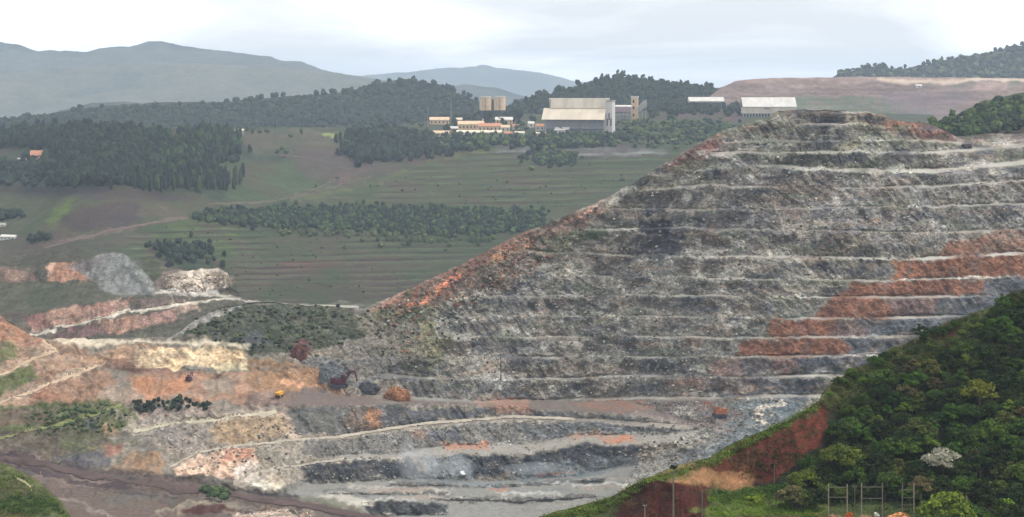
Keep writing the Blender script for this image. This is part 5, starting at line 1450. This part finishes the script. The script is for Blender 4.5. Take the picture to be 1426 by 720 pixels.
# conveyor gallery and transfer tower
p, k = site(866, 172)
cv = thing('conveyor_gallery', 'low white-roofed conveyor gallery on trestles right of the long shed', 'conveyor', p, math.radians(-6))
MB().prism_x(prof([(0, 24), (5, 26), (10, 24), (10, 23), (0, 23)]), -14 * k, 13 * k).build('roof', WHT, cv)
MB().box(-13.5 * k, 12.5 * k, 0.5 * k, 9.5 * k, 16.5 * k, 23 * k).build('side_wall', PINK, cv)
MB().box(-13.5 * k, 12.5 * k, 0.2 * k, 9.8 * k, 12 * k, 13.5 * k).build('walkway', PINK, cv)
MB().box(-13 * k, 12 * k, 1 * k, 9 * k, 6.5 * k, 8 * k).build('lower_walkway', STL, cv)
for i in range(6):
    x = (-13 + 5 * i) * k
    MB().box(x - .4, x + .4, .4 * k, 1.2 * k, 0, 16.5 * k).build('trestle', STL, cv)
p, k = site(888, 170)
tw = thing('transfer_tower', 'pale stepped transfer tower at the right end of the conveyor', 'tower', p, math.radians(-10))
MB().box(-9 * k, 0, 0, 8 * k, 0, 34 * k).build('tower', TAN, tw)
MB().box(-9.6 * k, 0.6 * k, -.6 * k, 8.6 * k, 34 * k, 36.5 * k).build('roof', WHT, tw)
MB().prism_y([(0.05 * k, 13 * k), (12 * k, 22 * k), (12 * k, 31 * k), (9 * k, 31 * k), (0.05 * k, 22 * k)], 1 * k, 6 * k).build('chute', CONC, tw)
for x in (6, 11):
    MB().box(x * k - .5, x * k + .5, 3 * k, 4 * k, 0, (13.2 + x * 0.68) * k).build('support', STL, tw)
for z in (8, 18, 27):
    MB().box(-7 * k, -4.5 * k, -.25 * k, 0, z * k, (z + 4) * k).build('window', GLS, tw)

# twin tanks
for du, lab in ((-9.5, 'left of the twin tan tanks on the dark base'), (9.5, 'right of the twin tan tanks, next to the open gap')):
    p, k = site(686 + du, 164)
    s = thing('storage_tank', lab, 'tank', p, 0, 'twin tan storage tanks')
    n = 20
    MB().tube((0, 0, 10 * k), (0, 0, 28 * k), 8.2 * k, 8.2 * k, n).build('shell', TAN, s)
    MB().tube((0, 0, 28 * k), (0, 0, 29.6 * k), 8.6 * k, 7 * k, n).build('lid', CONC, s)
    MB().tube((0, 0, -1), (0, 0, 9.9 * k), 8.6 * k, 8.6 * k, n).build('base', DRK, s)
    lad = MB()
    lad.box(-.5 * k, .5 * k, -8.7 * k, -8.2 * k, 10 * k, 28 * k); lad.build('ladder', STL, s)

def shed_right(u, v, half, depth, zr, ze, zw, lab, split, dark):
    p, k = site(u, v)
    s = thing('industrial_shed', lab, 'shed', p - Vector((0, 0, .5)), math.radians(3))
    a, b = -half * k, half * k
    parts = [(a, split * k - .15), (split * k + .15, b)] if split is not None else [(a, b)]
    for (x0, x1) in parts:
        MB().prism_x(prof([(-1, ze), (depth * .5, zr), (depth + 1, ze), (depth + 1, ze - .8), (depth * .5, zr - .8), (-1, ze - .8)]), x0, x1).build('roof', WHT, s)
        MB().box(x0 + 1, x1 - 1, .2 * k, (depth - .4) * k, zw * k, (ze - .8) * k).build('wall', CREAM, s)
        m = max(3, int((x1 - x0) / (4 * k)))
        for i in range(m + 1):
            x = x0 + .6 + (x1 - x0 - 1.2) * i / m
            MB().box(x - .35, x + .35, -1.0 * k, -.3 * k, 0, (ze - .9) * k).build('column', WHT if dark else STL, s)
    MB().box(a + 1, b - 1, .5 * k, (depth - 1) * k, 0, zw * k - .05).build('plinth', DRK, s)
    return s, k
s, k = shed_right(1072, 162, 38, 26, 26.5, 14, 5, 'cream shed with a wide pitched roof split in two behind the hill summit', 1, True)
MB().box(-8 * k, -1 * k, -.8 * k, -.3 * k, 11.5 * k, 12.6 * k).build('vent', DRK, s)
shed_right(983, 151, 25, 14, 17.5, 11.5, 9, 'long low white-roofed shed standing on open columns left of the cream shed', None, False)

def house(u, v, w, h, d, roof, wall, lab, rz=0.0, name='building', cat='building', sh=VAL, group=None, gable='x', rh=0.35):
    p, k = site(u, v, sh)
    s = thing(name, lab, cat, p - Vector((0, 0, .3)), rz, group)
    a, hz = w / 2 * k, h * k * (1 - rh)
    MB().box(-a, a, 0, d * k, -1, hz).build('wall', wall, s)
    MB().prism_x([(-.6 * k, hz - .1 * k), (d * k / 2, h * k), (d * k + .6 * k, hz - .1 * k), (d * k / 2, h * k - .5 * k)], -a - .6 * k, a + .6 * k).build('roof', roof, s)
    m = max(1, int(w / 5))
    for i in range(m):
        x = -a + (i + .5) * 2 * a / m
        MB().box(x - .8 * k, x + .8 * k, -.12 * k, 0, hz * .35, hz * .75).build('window', GLS, s)
    return s
house(612, 174, 27, 11, 12, TAN, TAN, 'tan flat block highest on the left of the plant buildings', .05)
house(614, 191, 22, 9, 10, TAN, CREAM, 'small tan block below the left block, in front of trees', -.05)
house(655, 181, 36, 13, 14, TAN, TAN, 'long tan building with a low roof behind the pink row', .1)
house(682, 183, 32, 12, 14, TILE, TAN, 'orange-roofed building in the middle of the plant cluster', .02)
house(652, 190, 32, 9, 12, CREAM, WHT, 'long pale roofed building at the front of the plant cluster', .0)
house(684, 190, 28, 9, 10, CREAM, TAN, 'pale roofed building at the front right of the plant cluster', -.05)
house(709, 190, 11, 7, 8, TILE, PINK, 'small pinkish house at the right end of the front row', .1)
house(702, 174, 24, 11, 10, WHT, TAN, 'white-roofed building below the twin tanks', .05)
house(705, 183, 12, 10, 8, TAN, CREAM, 'narrow cream block under the white-roofed building', .1)
house(739, 178, 8, 9, 7, WHT, WHT, 'small white house beside the trees left of the long shed', .2, 'house', 'house')
house(752, 182, 13, 10, 8, TILE, WHT, 'small white house with a reddish roof at the shed\'s left foot', -.2, 'house', 'house')
house(782, 188, 20, 11, 12, WHT, WHT, 'white-roofed house in front of the long shed', -.25, 'house', 'house')
house(752, 189, 16, 5, 7, CREAM, TAN, 'low cream outbuilding between the two white houses', .1)
house(54, 222, 22, 12, 12, TILE, PINK, 'red-roofed house among the dark trees on the far left', .3, 'house', 'house', rh=.55)
house(30, 226, 12, 7, 8, CONC, PINK, 'low grey-pink house left of the red-roofed house', .1, 'house', 'house')
house(10, 334, 24, 7, 10, WHT, WHT, 'long white building at the left edge below the dark bank', -.35)
house(0, 317, 14, 6, 8, CONC, WHT, 'white hut at the left edge above the long white building', -.2)
house(512, 184, 10, 6, 8, WHT, WHT, 'tiny white house on the hill shoulder right of the bright field', .1, 'house', 'house')
house(333, 186, 14, 7, 8, CREAM, CONC, 'pale house at the upper edge of the grassy rise', .1, 'house', 'house')
house(1346, 166, 11, 6, 9, CREAM, TAN, 'small cream-roofed house alone on the green hillside', .5, 'house', 'house', HR, rh=.5)
house(1280, 124, 8, 5, 6, WHT, WHT, 'white hut under the pale rim of the red plateau', .1, 'hut', 'hut', plateau)
house(640, 171, 14, 8, 8, CREAM, TAN, 'small cream block behind the long tan building', .1)
house(666, 172, 12, 7, 8, TAN, CREAM, 'low tan block just below the dark base of the twin tanks', -.1)
house(632, 183, 11, 8, 7, WHT, TAN, 'small white-roofed hut left of the long tan building', .15)
house(724, 189, 13, 6, 8, CREAM, WHT, 'low cream hut between the front row and the white houses', .1)
house(718, 180, 9, 7, 7, TILE, TAN, 'tiny tile-roofed house right of the narrow cream block', -.1)
house(625, 196, 16, 6, 8, TAN, WHT, 'lowest pale hut at the left end of the front row', .05)
for u, v, h, lab in ((597, 176, 28, 'tall thin mast at the left end of the plant'), (628, 174, 38, 'taller thin mast behind the plant trees left of the tanks')):
    p, k = site(u, v)
    s = thing('lattice_mast', lab, 'mast', p)
    m = MB()
    for dx, dy in ((-.6, -.6), (.6, -.6), (0, .7)):
        m.tube((dx, dy, 0), (dx * .3, dy * .3, h * k), .14, .1, 4)
    for i in range(10):
        z = h * k * i / 10; f = 1 - .7 * i / 10
        m.tube((-.6 * f, -.6 * f, z), (.6 * f * .9, -.6 * f * .9, z + h * k / 10), .08, .08, 4)
    m.build('lattice', CONC, s)
    MB().tube((0, 0, h * k), (0, 0, h * k + 4), .08, .04, 4).build('antenna', CONC, s)

# ================================================================== machines in the pit
def excavator(u, v, s, rz, body, lab, sh=PIT, swing=0.5):
    r = thing('excavator', lab, 'excavator', sh.at(u, v), rz)
    r.scale = (s, s, s)
    for y in (-1.35, 1.35):
        tr = MB().prism_y([(-2.1, .15), (-1.7, 0), (1.7, 0), (2.1, .15), (2.2, .5), (1.8, .9), (-1.8, .9), (-2.2, .5)], y - .35, y + .35).build('track', DRK, r)
    MB().box(-2.0, 1.4, -1.4, 1.4, 1.0, 2.3).box(-2.3, -.9, -1.35, 1.35, 1.2, 2.7).build('body', body, r)
    MB().box(-.5, .5, -.5, .5, .8, 1.0).build('turntable', STL, r)
    cab = MB().prism_y([(.2, 2.35), (1.5, 2.35), (1.35, 3.4), (.3, 3.5)], .35, 1.35).build('cab', body, r)
    MB().box(.5, 1.2, .3, .35, 2.6, 3.3).build('window', GLS, cab)
    MB().prism_y([(1.3, 1.6), (1.3, 2.2), (3.4, 4.9), (4.6, 5.0), (4.6, 4.5), (3.6, 4.3)], -.3, .2).build('boom', body, r)
    MB().prism_y([(4.4, 5.0), (4.9, 4.9), (5.5, 2.0), (5.2, 1.9)], -.22, .12).build('stick', body, r)
    MB().prism_y([(5.6, 2.1), (5.1, 1.9), (4.5, 1.1), (4.6, .5), (5.2, .4), (5.5, .9)], -.6, .5).build('bucket', STL, r)
    MB().tube((2.2, -.05, 2.2), (3.6, -.05, 4.5), .1).build('hydraulic_ram', STL, r)
    return r
def painted(n, c): return plain_mat(n, c, 0.2, 0.8, 0.55)
excavator(474, 542, 1.75, math.radians(-15), painted('dark_red_paint', S(78, 38, 46)), 'dark red excavator digging on the shelf beside the grey outcrop')
excavator(1001, 580, 1.45, math.radians(185), painted('orange_paint', S(150, 96, 70)), 'orange excavator on dark tracks at the far right of the pit bench')
excavator(264, 531, 0.8, math.radians(75), painted('purple_brown_paint', S(84, 56, 62)), 'small dark excavator below the cream shelf')

def truck(u, v, s, rz, bedc, cabc, lab, sh=PIT):
    r = thing('dump_truck', lab, 'truck', sh.at(u, v), rz)
    r.scale = (s, s, s)
    MB().box(-3.2, 3.0, -.8, .8, .8, 1.3).build('chassis', DRK, r)
    MB().prism_y([(-3.6, 2.0), (-2.4, 1.4), (1.4, 1.6), (1.6, 3.2), (3.2, 3.4), (3.2, 3.6), (1.2, 3.5), (-3.8, 3.2)], -1.5, 1.5).build('dump_bed', bedc, r)
    cb = MB().box(1.7, 3.2, -1.3, 1.3, 1.35, 3.0).build('cab', cabc, r)
    MB().box(3.2, 3.25, -1.1, 1.1, 2.1, 2.8).build('windscreen', GLS, cb)
    for x in (-2.2, 2.3):
        for y in (-1.35, 1.35):
            w = MB().tube((x, y - .35, .85), (x, y + .35, .85), .85, .85, 12).build('wheel', DRK, r)
            MB().tube((x, y - .38, .85), (x, y + .38, .85), .4, .4, 8).build('rim', cabc, w)
    return r
truck(389, 556, 0.8, math.radians(70), painted('yellow_paint', S(206, 150, 60)), painted('yellow_paint', S(206, 150, 60)), 'yellow dump truck at the foot of the orange slope')
truck(1346, 207, 0.8, math.radians(20), painted('dark_grey_paint', S(74, 70, 72)), painted('dark_grey_paint', S(74, 70, 72)), 'dark truck parked on the top berm by the red bank')
p = PIT.at(644, 660)
r = thing('pickup', 'small white pickup on the pit floor near the drifting dust', 'pickup', p, math.radians(110))
pw = painted('white_paint', S(232, 232, 230))
MB().box(-2.2, 2.2, -.9, .9, .5, 1.1).build('body', pw, r)
cb = MB().prism_y([(-.4, 1.1), (1.5, 1.1), (1.0, 1.8), (-.2, 1.8)], -.85, .85).build('cabin', pw, r)
MB().box(-.2, 1.0, -.9, -.85, 1.2, 1.7).build('window', GLS, cb)
for x in (-1.4, 1.4):
    for y in (-.85, .85):
        MB().tube((x, y - .12, .38), (x, y + .12, .38), .38, .38, 10).build('wheel', DRK, r)

# ================================================================== poles and frames
PWOOD, PPALE = plain_mat('grey_timber', S(104, 98, 88), 0.2, 2.0, 0.9), plain_mat('pale_concrete_post', S(134, 128, 112), 0.15, 2.0, 0.9)
def pole(u, v, hpx, lab, sh=NH, r=.12, arm=1.0, mat=None, group=None):
    p, k = site(u, v, sh)
    s = thing('utility_pole', lab, 'pole', p - Vector((0, 0, .2)), random.uniform(-.3, .3), group)
    MB().tube((0, 0, -.3), (0, 0, hpx * k), r, r * .7, 8).build('post', mat or PWOOD, s)
    if arm:
        MB().box(-arm, arm, -.06, .06, hpx * k * .93, hpx * k * .93 + .12).build('crossarm', mat or PWOOD, s)
        for x in (-.85 * arm, .85 * arm):
            MB().tube((x, 0, hpx * k * .93 + .12), (x, 0, hpx * k * .93 + .32), .05, .05, 6).build('insulator', PPALE, s)
    return s
pole(938, 730, 78, 'tallest wooden pole in front of the dark red bank', r=.2, arm=.8)
pole(897, 728, 28, 'short pale pole at the left foot of the dark red bank', r=.1, arm=.4, mat=PPALE)
pole(978, 730, 50, 'slim pole at the right end of the dark red bank', r=.1, arm=0)
pole(1079, 676, 32, 'slim pole on the ledge beneath the red cut', r=.08, arm=0)
pole(1346, 724, 34, 'lone pole right of the big yellow-green tree', r=.11, arm=0, mat=PPALE)
pole(697, 531, 34, 'dark pole standing on the lowest bench of the quarried hill', PIT, r=.3, arm=.9, mat=DRK)
pole(57, 672, 18, 'thin reddish pole beside the dark haul road at the lower left', PIT, r=.2, arm=0, mat=PINK)
def frame(us, vb, vt, bars, lab, mats):
    p, k = site(us[0], vb)
    p = NH.at(us[0], vb); k = p.y / FOC
    s = thing('post_frame', lab, 'frame', p)
    xs = [(u - us[0]) * k for u in us]
    h = (vb - vt) * k
    for i, x in enumerate(xs):
        MB().tube((x, 0, -1.0), (x, 0, h + .3), .13, .11, 8).build('post', mats[i % len(mats)], s)
    for vv in bars:
        z = (vb - vv) * k
        MB().box(xs[0] - .3, xs[-1] + .2, -.22, -.13, z - .07, z + .07).build('rail', PWOOD, s)
frame([1153, 1179], 722, 676, [678, 692], 'left post frame with two rails at the foot of the forest', [PPALE])
frame([1200, 1229], 722, 675, [678, 694], 'middle post frame with two rails and a yellowish left post', [PPALE, PWOOD])
frame([1256, 1272], 720, 676, [682, 693, 703], 'right post frame with three rails and one tall post', [PWOOD, PPALE])
pole(1190, 722, 48, 'thin grey post between the left and middle post frames', r=.09, arm=.5)
pole(1281, 718, 34, 'short thin post just right of the right post frame', r=.08, arm=0)

def heap(u, v, wpx, hpx, col, lab, sh=NH, name='earth_heap'):
    p, k = site(u, v, sh)
    tv, tf = ico(3)
    q0 = tv * np.array([1, 1, 0.8]) + 7.7 * u
    rr = 1 + .55 * fbm(q0[:, 0] * 1.3, q0[:, 1] * 1.3, q0[:, 2] * 1.3, s=31, o=4, g=0.65)[:, None] - 0.3 * np.clip(tv[:, 2:3], 0, 1)
    q = tv * rr * np.array([wpx / 2 * k, wpx / 3 * k, hpx * k * 1.1])
    cc = np.tile(col, (len(tv), 1)) * (1 + .8 * fbm(q0[:, 0] * 3, q0[:, 1] * 3, q0[:, 2] * 3, s=37, o=3))[:, None]
    o = mesh_np(name, q, tf, M_ROCK, np.clip(cc * .52, .01, .8), False)
    o.location = p
    return tag(o, lab, 'heap' if 'heap' in name else 'rock')
heap(1182, 722, 16, 9, S(204, 104, 58), 'small bright orange heap under the right post of the left frame')
heap(1160, 726, 30, 10, S(168, 128, 104), 'brownish earth heap under the left post frame')
heap(1206, 724, 22, 8, S(166, 142, 112), 'dull tan heap under the middle post frame')
heap(1252, 722, 40, 9, S(216, 150, 98), 'long pale orange heap under the right post frame')
heap(1221, 720, 8, 7, S(226, 222, 204), 'small white stone between the middle and right post frames', name='white_stone')
heap(552, 556, 36, 24, S(176, 124, 92), 'large orange earth heap on the pit bench right of the red excavator', PIT)
heap(416, 498, 22, 20, S(124, 82, 76), 'dark red rock knob between the cream shelf and the grey slope', PIT, 'rock_outcrop')
heap(462, 530, 40, 26, S(128, 132, 136), 'grey rock outcrop left of the dark red excavator', PIT, 'rock_outcrop')
heap(512, 540, 34, 12, S(88, 88, 96), 'low dark heap between the red excavator and the orange heap', PIT)
heap(372, 730, 110, 18, S(214, 192, 174), 'whitish rock mound at the bottom edge beside the red pond', PIT, 'rock_mound')

# drifting dust in the pit
dm = bpy.data.materials.new('dust_cloud'); dm.use_nodes = True
t = dm.node_tree
for n_ in list(t.nodes):
    t.nodes.remove(n_)
oo = t.nodes.new('ShaderNodeOutputMaterial'); pv = t.nodes.new('ShaderNodeVolumePrincipled')
pv.inputs['Color'].default_value = (0.85, 0.9, 0.95, 1)
pv.inputs['Density'].default_value = 0.03
t.links.new(pv.outputs[0], oo.inputs['Volume'])
for u, v, a, b, c in ((585, 650, 11, 6, 8), (566, 632, 4, 3, 7), (640, 650, 8, 5, 4.5), (745, 650, 16, 5, 3)):
    tv, tf = ico(3)
    rr = 1 + .3 * fbm(tv[:, 0] * 2 + u, tv[:, 1] * 2, tv[:, 2] * 2, s=7, o=3)[:, None]
    o = mesh_np('dust', tv * rr * np.array([a, b, c]), tf, dm, None, True)
    o.location = PIT.at(u, v) + Vector((0, -b * 1.1, c * 0.3))
    tag(o, kind='stuff')
#END2#
# ================================================================== haze
zt = 0.0
for o in SC.objects:
    if o.type == 'MESH':
        n = len(o.data.vertices)
        a = np.empty(n * 3, np.float32); o.data.vertices.foreach_get('co', a)
        zt = max(zt, float(a[2::3].max()) + (o.matrix_world.translation.z if o.parent is None else 0))
hm = bpy.data.materials.new('haze_air'); hm.use_nodes = True
t = hm.node_tree
for n in list(t.nodes):
    t.nodes.remove(n)
oo = t.nodes.new('ShaderNodeOutputMaterial'); pv = t.nodes.new('ShaderNodeVolumePrincipled')
pv.inputs['Color'].default_value = (0.68, 0.81, 1.0, 1)
pv.inputs['Density'].default_value = HAZE
t.links.new(pv.outputs[0], oo.inputs['Volume'])
b = MB().box(-16100, 16100, -1000, 24100, -1, zt + 6)
tag(b.build('haze', hm), kind='stuff')
